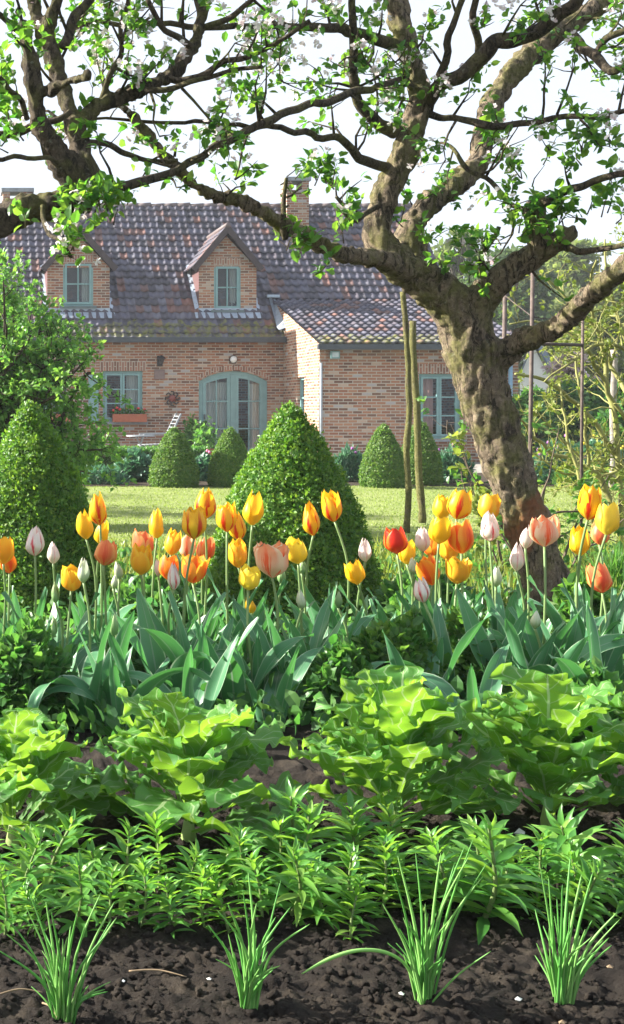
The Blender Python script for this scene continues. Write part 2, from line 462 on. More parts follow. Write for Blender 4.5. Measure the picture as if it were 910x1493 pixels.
YM, YW, YB = 31.0, 28.0, 38.6          # main front, wing front, back
XL, XR, XW = -3.9, 12.88, 8.353        # left gable, right gable, wing corner
ZE, ZR, ZWE = 3.13, 6.95, 2.70         # eaves, ridge, wing eaves
def mx(px): return PX(px, YM)
def mz(py): return PZ(py, YM)
def wx(px): return PX(px, YW)
def wz(py): return PZ(py, YW)
house = thing('brick_house', 'long brick house with pantile roof, two dormers and teal windows behind the lawn', 'house', (4.5, YM, 0))
DOOR = (mx(290), mx(390), .02, mz(556), mz(541))
WIN0 = (mx(38), mx(97), mz(616), mz(541)); WIN1 = (mx(150), mx(208), mz(615), mz(541))
WINW = (wx(611), wx(672), wz(640), wz(545))
SIDEW = (29.15, 29.75, PZ(610, 29.4), PZ(550, 29.4))
m = MB()
front_wall(m, YM, XL, XW, -.1, ZE, [DOOR, WIN0, WIN1])
front_wall(m, YW, XW, XR, -.1, ZWE, [WINW])
m.box(XL + .3, XR - .3, YM + 3.6, YM + 3.7, 0, ZE)                     # partition inside
m.build('wall', BRICK, house)
m = MB()
side_wall(m, XW, YW, YM + .05, -.1, ZWE, [SIDEW])
zb = 4.03
m.add([(XW, YW, ZWE), (XW, YM, ZWE), (XW, 31.88, zb - .06), (XW, YW, ZWE)], [(0, 1, 2)])
m.add([(XW, YM, ZWE), (XW, 31.9, ZE), (XW, 31.88, zb - .06)], [(0, 1, 2)])
for x, ya in ((XL, YM), (XR, YM)):
    m.add([(x, ya, -.1), (x, YB, -.1), (x, YB, ZE), (x, 34.8, ZR - .06), (x, ya, ZE)], [(0, 1, 2, 3, 4)])
m.add([(XR, YW, -.1), (XR, YM, -.1), (XR, YM, ZE), (XR, 31.88, zb - .06), (XR, YW, ZWE)], [(0, 1, 2, 3, 4)])
m.quad((XL, YB, -.1), (XR, YB, -.1), (XR, YB, ZE), (XL, YB, ZE))
m.build('wall', BRICKS, house)
obj('ceiling', [(XL, YM, ZE - .25), (XR, YM, ZE - .25), (XR, YB, ZE - .25), (XL, YB, ZE - .25)], [(0, 1, 2, 3)], PLAST, house)

# ---- pantile roof
def tilemat():
    t = NT('pantile'); uv = t.co('UV'); co = t.co()
    fl = t.new('VectorMath', operation='FLOOR'); t.link(uv, fl.inputs[0])
    w = t.new('TexWhiteNoise', noise_dimensions='2D'); t.link(fl.outputs[0], w.inputs['Vector'])
    c = t.ramp(w.outputs[0], [(0, (.045, .045, .062)), (.22, (.070, .072, .105)), (.42, (.095, .082, .105)), (.62, (.15, .078, .065)), (.72, (.10, .10, .14)), (.88, (.21, .095, .07)), (.94, (.13, .13, .165))], 'CONSTANT')
    c = t.mix(t.math('MULTIPLY', t.noise(2.2, 6, .7, co), .6), c, (.095, .085, .10))
    c = t.mix(t.ramp(t.noise(9, 6, .75, co), [(.60, (0, 0, 0)), (.78, (.5, .5, .5))]), c, (.20, .18, .18))
    sp = t.new('SeparateXYZ'); t.link(uv, sp.inputs[0])
    low = t.math('LESS_THAN', sp.outputs[1], t.math('ADD', .6, t.math('MULTIPLY', t.noise(3.5, 4, .6, co), 3.6)))
    ms = t.math('MULTIPLY', low, t.ramp(t.noise(7, 5, .7, co), [(.42, (0, 0, 0)), (.6, (.8, .8, .8))]))
    c = t.mix(ms, c, (.16, .165, .03))
    t.base(c, .58, .35); t.bump(t.noise(40, 5, .7, co), .35, .01); return t.m
TILE = tilemat()
def pantiles(name, parent, xa, xb, ea, eb, tw=.2, rl=.272, row0=0):
    """eave point ea=(y,z), top eb=(y,z)"""
    e = np.array(ea); dv = np.array(eb) - e; L = np.hypot(*dv); dv = dv / L; nv = np.array([-dv[1], dv[0]])
    if nv[1] < 0: nv = -nv
    rows = max(1, round(L / rl)); rl = L / rows; cols = round((xb - xa) / tw); tw = (xb - xa) / cols
    us = np.array([0, .14, .28, .42, .56, .70, .80, .90]); prof = np.array([.030, .026, .012, 0, -.004, .006, .022, .034])
    u = np.concatenate([c + us for c in range(cols)] + [[cols]]); pr = np.concatenate([np.tile(prof, cols), [.03]])
    V = []; U = []; Fs = []; n = len(u)
    for r in range(rows):
        jit = np.repeat(rng.normal(size=cols) * .006, 8); jit = np.append(jit, 0)
        for s, lift, uvv in ((r, -.002, r + .01), (r, .040, r + .02), (r + .5, .021, r + .5), (r + 1.03, .004, r + .98)):
            k = 1.0 if lift > 0 else .85
            sag = -.012 * math.sin(s * .5)
            yy = e[0] + dv[0] * s * rl + nv[0] * (pr * k + lift + jit + sag); zz = e[1] + dv[1] * s * rl + nv[1] * (pr * k + lift + jit + sag)
            V.append(np.stack([xa + u * tw, yy, zz], 1)); U.append(np.stack([np.minimum(u, cols - .001) + 40 * row0, np.full(n, uvv + row0)], 1))
        b = r * 4 * n
        for q in range(3):
            i = np.arange(n - 1) + b + q * n
            Fs.append(np.stack([i, i + 1, i + 1 + n, i + n], 1))
    return obj(name, np.concatenate(V), np.concatenate(Fs), TILE, parent, False, uv=np.concatenate(U))
SL = (ZR - ZE) / 3.8
pantiles('roof', house, XL - .12, XW - .02, (YM - .25, ZE - .25 * SL + .02), (34.8, ZR))
roofw = pantiles('roof', house, XW - .02, XR + .10, (31.9, zb), (34.8, ZR), row0=4)
pantiles('roof', house, XW - .10, XR + .10, (YW - .27, ZWE - .03), (31.9, zb + .01), rl=.27)
m = MB(); m.quad((XL, YB + .2, ZE - .1), (XR + .1, YB + .2, ZE - .1), (XR + .1, 34.8, ZR), (XL, 34.8, ZR)); m.build('roof', TILE, house)
rid = MB()
for k in range(46):
    x = XL - .1 + k * .37
    if x > XR: break
    rid.tube([(x, 34.8, ZR - .02 + .012 * math.sin(k * 2.1)), (min(x + .39, XR + .12), 34.8, ZR - .005 + .012 * math.sin(k * 2.1))], [.085, .095], 10)
rid.build('ridge_tile', plain('ridge_clay', (.15, .12, .12), .6, .35, .3, 4), house, True)
g = MB(); g.box(XL - .1, XW - .01, YM - .36, YM - .25, ZE - .26, ZE - .13); g.box(XL, XW - .004, YM - .25, YM - .01, ZE - .22, ZE - .19); g.build('gutter', GUT, house)
g = MB(); g.box(XW - .12, XR + .1, YW - .37, YW - .27, ZWE - .16, ZWE - .04); g.box(XW - .05, XR + .05, YW - .27, YW - .01, ZWE - .12, ZWE - .09); g.build('gutter', GUT, house)
f = MB(); f.add([(XW - .16, 30.78, ZE + .05), (XW + .02, 30.78, ZE + .12), (XW + .02, 31.0, ZE + .35), (XW + .02, 31.95, zb + .10), (XW - .13, 31.95, zb + .13), (XW - .16, 31.0, ZE + .14)], [(0, 1, 2, 5), (5, 2, 3, 4)])
f.box(XW - .2, XW + .12, 31.78, 32.0, zb + .06, zb + .13); f.build('flashing', LEAD, house)
d = MB(); d.tube([(wx(467), YW - .07, ZWE - .45), (wx(467), YW - .07, 0)], .032, 8); d.build('downpipe', plain('downpipe_grey', (.3, .34, .37), .4), house, True)
d = MB(); d.tube([(wx(742), YW - .08, ZWE - .12), (wx(742), YW - .08, 0)], .05, 8); d.build('downpipe', plain('downpipe_blue', (.22, .36, .48), .4), house, True)
m = MB(); m.box(wx(465) + .001, wx(474), YW - .05, YW - .004, wz(536), ZWE - .1); m.build('corbel', BRICK, house)

# ---- chimneys
def chimney(x0, x1, y0, y1, z0, z1, pots=False):
    c = MB(); zo = z1 - .44
    c.box(x0, x1, y0, y1, z0, zo)
    w = (x1 - x0)
    c.box(x0 - .03, x1 + .03, y0 - .03, y1 + .03, zo, zo + .08)
    c.box(x0, x0 + w * .24, y0, y1, zo + .08, z1 - .11); c.box(x1 - w * .30, x1, y0, y1, zo + .08, z1 - .11)
    o = c.build('chimney', BRICK, house)
    k = MB(); k.box(x0 - .05, x1 + .05, y0 - .05, y1 + .05, z1 - .107, z1); k.build('chimney_cap', STONE, o)
    k = MB(); k.box(x0 - .06, x1 + .06, y0 - .10, y0 - .004, z0 + .02, z0 + .2); k.build('flashing', LEAD, o)
chimney(PX(414, 34.2), PX(446, 34.2), 33.9, 34.5, ZR - 1.05, PZ(261, 34.2))
chimney(PX(4, 34.8), PX(46, 34.8), 34.5, 35.1, ZR - .5, PZ(277, 34.8))

# ---- windows
def curtain(name, x0, x1, y, z0, z1, parent, mat, folds=7):
    V = []; Fs = []; n = folds * 6
    for j in range(2):
        for i in range(n + 1):
            u = i / n
            V.append((x0 + (x1 - x0) * u, y + .03 * math.sin(u * folds * 6.28) + .01 * math.sin(u * 17), z0 + (z1 - z0) * j))
    for i in range(n): Fs.append((i, i + 1, n + 2 + i, n + 1 + i))
    return obj(name, V, Fs, mat, parent, True)
def window(x0, x1, z0, z1, y, lights, rows, parent, sash=.05, fr=.055, cols=1, curt=None, back=None, name='window', mat=None):
    mat = mat or TEAL; m = MB(); yf = y + .06
    m.box(x0, x0 + fr, yf, yf + .07, z0, z1); m.box(x1 - fr, x1, yf, yf + .07, z0, z1)
    m.box(x0 + fr, x1 - fr, yf, yf + .07, z0, z0 + fr); m.box(x0 + fr, x1 - fr, yf, yf + .07, z1 - fr, z1)
    inner = x1 - x0 - 2 * fr; w = inner / lights; pn = MB()
    for k in range(lights):
        a = x0 + fr + k * w + .004; b = a + w - .008; c0, c1 = z0 + fr + .004, z1 - fr - .004
        m.box(a, a + sash, yf - .015, yf + .05, c0, c1); m.box(b - sash, b, yf - .015, yf + .05, c0, c1)
        m.box(a + sash, b - sash, yf - .015, yf + .05, c0, c0 + sash); m.box(a + sash, b - sash, yf - .015, yf + .05, c1 - sash, c1)
        for r in range(1, rows):
            zz = c0 + sash + (c1 - c0 - 2 * sash) * r / rows; m.box(a + sash, b - sash, yf - .008, yf + .04, zz - .016, zz + .016)
        for q in range(1, cols):
            xx = a + sash + (b - a - 2 * sash) * q / cols; m.box(xx - .016, xx + .016, yf - .011, yf + .037, c0 + sash, c1 - sash)
        pn.quad((a + sash, yf + .018, c0 + sash), (b - sash, yf + .018, c0 + sash), (b - sash, yf + .018, c1 - sash), (a + sash, yf + .018, c1 - sash))
    o = m.build(name, mat, parent); pn.build('pane', GLASS, o)
    if curt:
        for a, b, cm in curt: curtain('curtain', x0 + (x1 - x0) * a, x0 + (x1 - x0) * b, yf + .16, z0 + .03, z1 - .03, o, cm, max(3, int((b - a) * 9)))
    if back: q = MB(); q.box(x0 - .02, x1 + .02, yf + .5, yf + .52, z0 - .02, z1 + .02); q.build('dark_room_backing', DARKW, o)  # added dark sheet, its colour stands in for the unlit room
    return o
for Wd, curt in ((WIN0, [(.7, .97, CURT)]), (WIN1, [(.62, .95, CURT)])):
    o = window(*Wd, YM, 2, 3, house, curt=curt)
    s = MB(); s.box(Wd[0] - .12, Wd[1] + .12, YM - .10, YM + .05, Wd[2] - .06, Wd[2] - .004); s.build('sill', STONE, o)
    s = MB(); s.box(Wd[0] - .08, Wd[1] + .08, YM - .006, YM - .001, Wd[3] + .002, Wd[3] + .24); s.build('lintel', SOLD, house)
o = window(*WINW, YW, 2, 3, house, curt=[(.04, .42, CURTP)])
s = MB(); s.box(WINW[0] - .10, WINW[1] + .10, YW - .10, YW + .05, WINW[2] - .06, WINW[2] - .004); s.build('sill', STONE, o)
s = MB(); s.box(WINW[0] - .08, WINW[1] + .08, YW - .006, YW - .001, WINW[3] + .002, WINW[3] + .22); s.build('lintel', SOLD, house)
s = MB(); s.box(WIN0[1] + .55, WIN0[1] + .80, YM - .05, YM - .004, WIN0[2], WIN0[3] - .1); s.build('shutter', TEAL, house)
# small window in the side wall of the wing
y0, y1, z0, z1 = SIDEW; m = MB(); xf = XW + .07
m.box(xf, xf + .06, y0, y0 + .06, z0, z1); m.box(xf, xf + .06, y1 - .06, y1, z0, z1); m.box(xf, xf + .06, y0 + .06, y1 - .06, z0, z0 + .06); m.box(xf, xf + .06, y0 + .06, y1 - .06, z1 - .06, z1)
m.box(xf - .004, xf + .05, y0 + .06, y1 - .06, (z0 + z1) / 2 - .02, (z0 + z1) / 2 + .02)
o = m.build('window', TEAL, house); p = MB(); p.quad((xf + .03, y0 + .06, z0 + .06), (xf + .03, y1 - .06, z0 + .06), (xf + .03, y1 - .06, z1 - .06), (xf + .03, y0 + .06, z1 - .06)); p.build('pane', GLASS, o)

# ---- arched double door
def arch_top(x, a, b, s, c):
    w = (b - a) / 2; r = (w * w + (c - s) ** 2) / (2 * (c - s)); k = x - (a + b) / 2
    return c - r + math.sqrt(max(0, r * r - k * k))
def arch_door():
    a, b, z0, s, c = DOOR; yf = YM + .05; m = MB(); N = 16; fr = .10
    at = lambda x: arch_top(x, a, b, s, c)
    def head(x0, x1, lo, hi, ya, yb):         # curved strip between offsets lo..hi below the arch
        for k in range(N):
            p, q = x0 + (x1 - x0) * k / N, x0 + (x1 - x0) * (k + 1) / N
            V = [(x, y, at(x) - dz) for y in (ya, yb) for x, dz in ((p, lo), (q, lo), (q, hi), (p, hi))]
            m.add(V, [(3, 2, 1, 0), (4, 5, 6, 7), (0, 1, 5, 4), (2, 3, 7, 6)])
    def post(x0, x1, zb_, dz, ya, yb):
        V = [(x, y, z) for y in (ya, yb) for x, z in ((x0, zb_), (x1, zb_), (x1, at(x1) - dz), (x0, at(x0) - dz))]
        m.add(V, [(0, 1, 2, 3), (7, 6, 5, 4), (0, 4, 5, 1), (1, 5, 6, 2), (2, 6, 7, 3), (3, 7, 4, 0)])
    post(a, a + fr, z0, 0.0, yf, yf + .09); post(b - fr, b, z0, 0.0, yf, yf + .09)
    head(a + fr, b - fr, 0.0, .09, yf, yf + .09)
    mid = (a + b) / 2; pn = MB()
    for x0, x1 in ((a + fr + .004, mid - .06), (mid + .06, b - fr - .004)):
        st = .085
        post(x0, x0 + st, z0 + .01, .094, yf - .01, yf + .06); post(x1 - st, x1, z0 + .01, .094, yf - .01, yf + .06)
        head(x0 + st, x1 - st, .094, .17, yf - .01, yf + .06)
        m.box(x0 + st, x1 - st, yf - .01, yf + .06, z0 + .01, z0 + .16)
        xm = (x0 + x1) / 2
        post(xm - .018, xm + .018, z0 + .16, .17, yf, yf + .045)
        for zz in (mz(585), mz(625)): m.box(x0 + st, x1 - st, yf - .004, yf + .04, zz - .018, zz + .018)
        for k in range(6):
            p, q = x0 + st + (x1 - x0 - 2 * st) * k / 6, x0 + st + (x1 - x0 - 2 * st) * (k + 1) / 6
            pn.quad((p, yf + .022, z0 + .16), (q, yf + .022, z0 + .16), (q, yf + .022, at(q) - .17), (p, yf + .022, at(p) - .17))
    post(mid - .056, mid + .056, z0 + .01, .094, yf - .02, yf + .07)
    o = m.build('door', TEAL, house); pn.build('pane', GLASS, o)
    curtain('curtain', a + .16, mid - .10, yf + .15, z0 + .1, s - .02, o, CURT, 8)
    curtain('curtain', mid + .42, b - .16, yf + .15, z0 + .1, s - .06, o, CURT, 4)
    h = MB(); h.box(a + fr + .03, a + fr + .06, yf - .06, yf - .012, .95, 1.08); h.build('handle', GUT, o)
    ar = MB()
    for k in range(24):
        p, q = a - .1 + (b - a + .2) * k / 24, a - .1 + (b - a + .2) * (k + 1) / 24
        f_ = lambda x: arch_top(x, a - .1, b + .1, s - .04, c + .0) + .03
        ar.add([(p, YM - .007, f_(p)), (q, YM - .007, f_(q)), (q, YM - .007, f_(q) + .11), (p, YM - .007, f_(p) + .11)], [(0, 1, 2, 3)])
    ar.build('lintel', SOLD, house)
arch_door()

# ---- dormers
def dormer(pl, pr, ppk, wl_, wr_, wt, wb):
    D = 31.56; x0, x1 = PX(pl, D), PX(pr, D); xm = PX(ppk, D)
    zb_ = PZ(458, D); ze = PZ(390, D); zp = PZ(344, D)
    win = (PX(wl_, D), PX(wr_, D), PZ(wb, D), PZ(wt, D))
    m = MB(); Q, S = wall_quads(x0, x1, zb_, ze, [win[:3] + (min(win[3], ze - .002),)])
    for q in Q: m.quad(*[(p[0], D, p[1]) for p in q])
    for a, b in S: m.quad((a[0], D, a[1]), (b[0], D, b[1]), (b[0], D + .1, b[1]), (a[0], D + .1, a[1]))
    m.add([(x0, D, ze), (x1, D, ze), (xm, D, zp)], [(0, 1, 2)])
    dm = m.build('dormer', BRICK, house)
    o = window(win[0], win[1], win[2], win[3], D - .05, 1, 2, dm, sash=.055, fr=.04, cols=2, curt=[(.64, .95, CURT)], back=True)
    o2 = bpy.data.objects[o.name]
    s = MB(); s.box(win[0] - .08, win[1] + .08, D - .08, D + .02, win[2] - .06, win[2] - .004); s.build('sill', TEALD, dm)
    s = MB(); s.box(win[0] - .02, win[1] + .02, D - .006, D - .001, win[3] + .003, win[3] + .17); s.build('lintel', SOLD, dm)
    cm = plain('dormer_cheek', (.11, .055, .055), .7, .3)
    def yroof(z): return YM + (z - ZE) / SL + .02
    for x in (x0 + .001, x1 - .001): obj('cheek', [(x, D + .002, zb_), (x, yroof(zb_) + .1, zb_), (x, yroof(ze) + .2, ze), (x, D + .002, ze)], [(0, 1, 2, 3)], cm, dm)

    zpk = zp + .22; sl = (zpk - ze - .02) / ((x1 - x0) / 2 + .1); ov = .13
    yfr = D - .17; rf = []
    for sgn in (-1, 1):
        ex = xm + sgn * ((x1 - x0) / 2 + ov); ez = zpk - sl * abs(ex - xm)
        A = Vector((ex, yfr, ez)); L = math.hypot(ex - xm, zpk - ez); n = 5
        Vt = []; Fs = []; U = []; cols = 12; lim = yroof(zpk) + .3
        nv = Vector((sgn * (zpk - ez), 0, abs(ex - xm))).normalized()
        ny_ = 36
        for r in range(n):
            for s_, lift in ((r, 0.0), (r, .035), (r + 1.02, .004)):
                for k in range(ny_ + 1):
                    y = yfr + (lim - yfr) * k / ny_
                    c = Vector((ex, y, ez)).lerp(Vector((xm, y, zpk)), s_ / n) + nv * (lift + .016 * math.sin(k * 2 * math.pi / 3.6) + .01)
                    Vt.append(c); U.append((k / 3.6, r + 30 * (sgn + 2) + .5))
            b = r * 3 * (ny_ + 1)
            for q in range(2):
                for k in range(ny_):
                    i = b + q * (ny_ + 1) + k; Fs.append((i, i + 1, i + 2 + ny_, i + 1 + ny_))
        obj('dormer_roof', Vt, Fs, TILE, dm, False, uv=U)
    bb = MB()
    for sgn in (-1, 1):
        ex = xm + sgn * ((x1 - x0) / 2 + ov); ez = zpk - sl * abs(ex - xm)
        bb.bar((ex, yfr - .012, ez - .06), (xm, yfr - .012 - .003 * sgn, zpk - .06), .05, .15, up=(0, 0, 1))
    bb.build('bargeboard', DARKW, dm)
    rr = MB(); rr.tube([(xm, yfr - .03, zpk + .03), (xm, yroof(zpk) + .1, zpk + .03)], .07, 10); rr.build('ridge_tile', plain('dormer_ridge', (.13, .10, .10), .6), dm, True)
    fl = MB(); yb = yroof(zb_)
    zz = lambda y: ZE + (y - YM) * SL + .07
    y_a, y_b = D - .24, D - .002
    fl.add([(x0 - .12, y_a, zz(y_a)), (x1 + .12, y_a, zz(y_a)), (x1 + .12, y_b, zz(y_b) - .03), (x0 - .12, y_b, zz(y_b) - .03)], [(0, 1, 2, 3)])
    fl.box(x0 - .01, x1 + .01, D - .014, D - .004, zz(y_b) - .08, zz(y_b) + .03)
    for x, s_ in ((x0, -1), (x1, 1)):
        y2 = yroof(ze) + .1
        fl.add([(x + s_ * .10, y_b, zz(y_b)), (x, y_b, zz(y_b) + .05), (x, y2, zz(y2) + .05), (x + s_ * .10, y2, zz(y2))], [(0, 1, 2, 3)])
    fl.build('flashing', LEAD, dm)
dormer(69, 160, 115, 92, 136, 382, 446)
dormer(290, 374, 330, 312, 351, 386, 452)

# ---- things on and by the house
REDPOT = plain('terracotta', (.38, .13, .075), .8, .25)
WHITE = plain('white_enamel', (.80, .80, .78), .35, .5, .05)
IRON = plain('black_iron', (.03, .028, .03), .5, .5)
wl_ = thing('wall_lamp', 'round white lamp on the brick wall above the arched door', 'wall lamp', (mx(340), YM - .01, mz(524)))
m = MB(); m.lathe((mx(340), YM - .005, mz(524)), [(.0, 0), (.10, 0), (.10, .03)], 18, 'y'); m.build('base', GUT, wl_, True)
m = MB(); m.lathe((mx(340), YM - .03, mz(524)), [(.085, 0), (.085, .03), (.06, .07), (.0, .085)], 18, 'y'); m.build('lamp_shade', WHITE, wl_, True)
fl_ = thing('floodlight', 'small teal floodlight under the wing gutter at the brick corner', 'floodlight', (wx(486), YW - .01, wz(517)))
m = MB(); m.box(wx(480), wx(493), YW - .14, YW - .05, wz(523), wz(512)); m.build('housing', TEAL, fl_)
m = MB(); m.box(wx(485), wx(487), YW - .05, YW - .001, wz(519), wz(515)); m.build('bracket', GUT, fl_)
m = MB(); m.box(wx(482), wx(491), YW - .145, YW - .141, wz(521), wz(514)); m.build('lens', plain('lamp_glass', (.5, .6, .62), .15, .6), fl_)
o = MB(); o.box(mx(225), mx(240), YM - .04, YM - .002, mz(553), mz(539)); o = o.build('wall_plaque', plain('plaque_stone', (.20, .15, .14), .7), None)
tag(o, 'square grey stone plaque on brick between the window and the door', 'plaque')
ln = thing('wall_lantern', 'dark iron bracket lantern on the brick wall above the plaque', 'lantern', (mx(233), YM, mz(520)))
m = MB(); m.box(mx(229), mx(237), YM - .03, YM - .001, mz(534), mz(519)); m.tube([(mx(233), YM - .02, mz(522)), (mx(233), YM - .15, mz(519)), (mx(233), YM - .25, mz(523))], .012, 6); m.build('bracket', IRON, ln)
m = MB(); m.lathe((mx(233), YM - .25, mz(531)), [(.04, 0), (.075, .10), (.085, .12), (.13, .13), (.03, .20), (.0, .22)], 8); m.build('lamp_shade', IRON, ln)
wr = thing('wall_ornament', 'dark red and black wrought ornament hanging on brick left of the door', 'ornament', (mx(251), YM - .02, mz(581)))
m = MB(); m.lathe((mx(251), YM - .002, mz(581)), [(.0, .06), (.07, .05), (.10, .02), (.10, 0)], 14, 'y'); m.build('disc', plain('rust_red', (.20, .06, .05), .7), wr, True)
m = MB()
for k in range(8):
    a = k * math.pi / 4 + .3
    m.tube([(mx(251) + .08 * math.cos(a), YM - .03, mz(581) + .08 * math.sin(a)), (mx(251) + .17 * math.cos(a + .3), YM - .05, mz(581) + .17 * math.sin(a + .3)), (mx(251) + .18 * math.cos(a + .7), YM - .03, mz(581) + .18 * math.sin(a + .7))], .018, 5)
m.build('scroll', IRON, wr)
# ================================================================== APPLE TREES
def barkmat(name, moss=.55, dark=.8, red=False):
    t = NT(name); co = t.co()
    n = t.noise(6, 8, .65, co, .4); f = t.noise(52, 9, .8, co, .6)
    c = t.ramp(f, [(.25, (.045 * dark, .036 * dark, .028 * dark)), (.5, (.15 * dark, .115 * dark, .08 * dark)), (.75, (.32 * dark, .26 * dark, .185 * dark))])
    cr = t.ramp(t.noise(1, 7, .72, t.map(co, (26, 26, 9)), 1.2), [(.43, (0, 0, 0)), (.49, (1, 1, 1))])
    c = t.mix(t.math('MULTIPLY', t.math('SUBTRACT', 1.0, cr), .85), c, (.025, .02, .016))
    ms = t.ramp(n, [(moss - .08, (0, 0, 0)), (moss + .10, (1, 1, 1))])
    c = t.mix(t.math('MULTIPLY', ms, .85), c, t.ramp(f, [(.3, (.07, .072, .020)), (.7, (.25, .24, .08))]))
    li = t.ramp(t.noise(17, 5, .7, co), [(.62, (0, 0, 0)), (.70, (.5, .5, .5))])
    c = t.mix(li, c, (.30, .32, .24))
    if red:
        rp = t.ramp(t.noise(3.2, 5, .6, co), [(.50, (0, 0, 0)), (.62, (.85, .85, .85))])
        sp = t.new('SeparateXYZ'); t.link(co, sp.inputs[0])
        rp = t.math('MULTIPLY', rp, t.math('LESS_THAN', sp.outputs[2], .75))
        c = t.mix(rp, c, (.26, .095, .04))
    t.base(c, .88, .2)
    t.bump(t.math('ADD', t.math('MULTIPLY', cr, .5), t.math('MULTIPLY', f, 1.1)), .85, .022); return t.m
BARK = barkmat('apple_bark', .535, 1.35, True); BARK2 = barkmat('apple_bark_dark', .56, .62)
APPLEL = leafmat('apple_leaf', [(0, (.030, .090, .022)), (.5, (.045, .135, .025)), (.85, (.07, .17, .03)), (1, (.12, .18, .04))], ((.10, .34, .03), (.36, .58, .05)), .5, .38, .4)
BLOSS = leafmat('apple_blossom_white', [(0, (.82, .80, .80)), (.7, (.80, .72, .73)), (1, (.72, .48, .52))], ((.8, .76, .74), (.8, .7, .7)), .4, .6, .2)

def fused(polys, voxel, slim=1.0, amp=.013, ridge=.0145):
    """tapered limbs grown together into one skin"""
    m = MB()
    for pts, rad in polys: m.tube(pts, [x * slim for x in rad], 14)
    me = bpy.data.meshes.new('tmp'); me.from_pydata(m.v, [], m.f); me.update()
    o = bpy.data.objects.new('tmp', me); COL.objects.link(o)
    r = o.modifiers.new('r', 'REMESH'); r.mode = 'VOXEL'; r.voxel_size = voxel; r.use_smooth_shade = True
    s = o.modifiers.new('s', 'SMOOTH'); s.factor = .5; s.iterations = 7
    dg = bpy.context.evaluated_depsgraph_get()
    e = bpy.data.meshes.new_from_object(o.evaluated_get(dg))
    bpy.data.objects.remove(o); bpy.data.meshes.remove(me)
    n = len(e.vertices); co = np.empty(n * 3, np.float32); e.vertices.foreach_get('co', co); co = co.reshape(-1, 3)
    nr = np.empty(n * 3, np.float32); e.vertex_normals.foreach_get('vector', nr); nr = nr.reshape(-1, 3)
    h = np.empty(n)
    for i in range(n):
        p = Vector(co[i])
        q = Vector((p.x * 16, p.y * 16, p.z * 6.5))
        h[i] = amp * noise.fractal(p * 5.5, 1.0, 2.0, 3) + ridge * (abs(noise.noise(q)) - .25) * 2 + ridge * .5 * noise.noise(p * 45) + ridge * .7 * noise.noise(Vector((p.x * 30, p.y * 30, p.z * 11)))
    co = co + nr * h[:, None]
    fl = [tuple(p.vertices) for p in e.polygons]; bpy.data.meshes.remove(e)
    return co, fl

def limb(pts, jitter=0.0):
    """(px, py, half width px, depth)"""
    p = [P(a, b, d) for a, b, w, d in pts]; r = [w / F * d for a, b, w, d in pts]
    p, r = catmull(p, r, 5)
    if jitter:
        p = [q + Vector((noise.noise(q * 7), noise.noise(q * 7 + Vector((9, 0, 0))), noise.noise(q * 7 + Vector((0, 9, 0))))) * jitter for q in p]
    return p, r

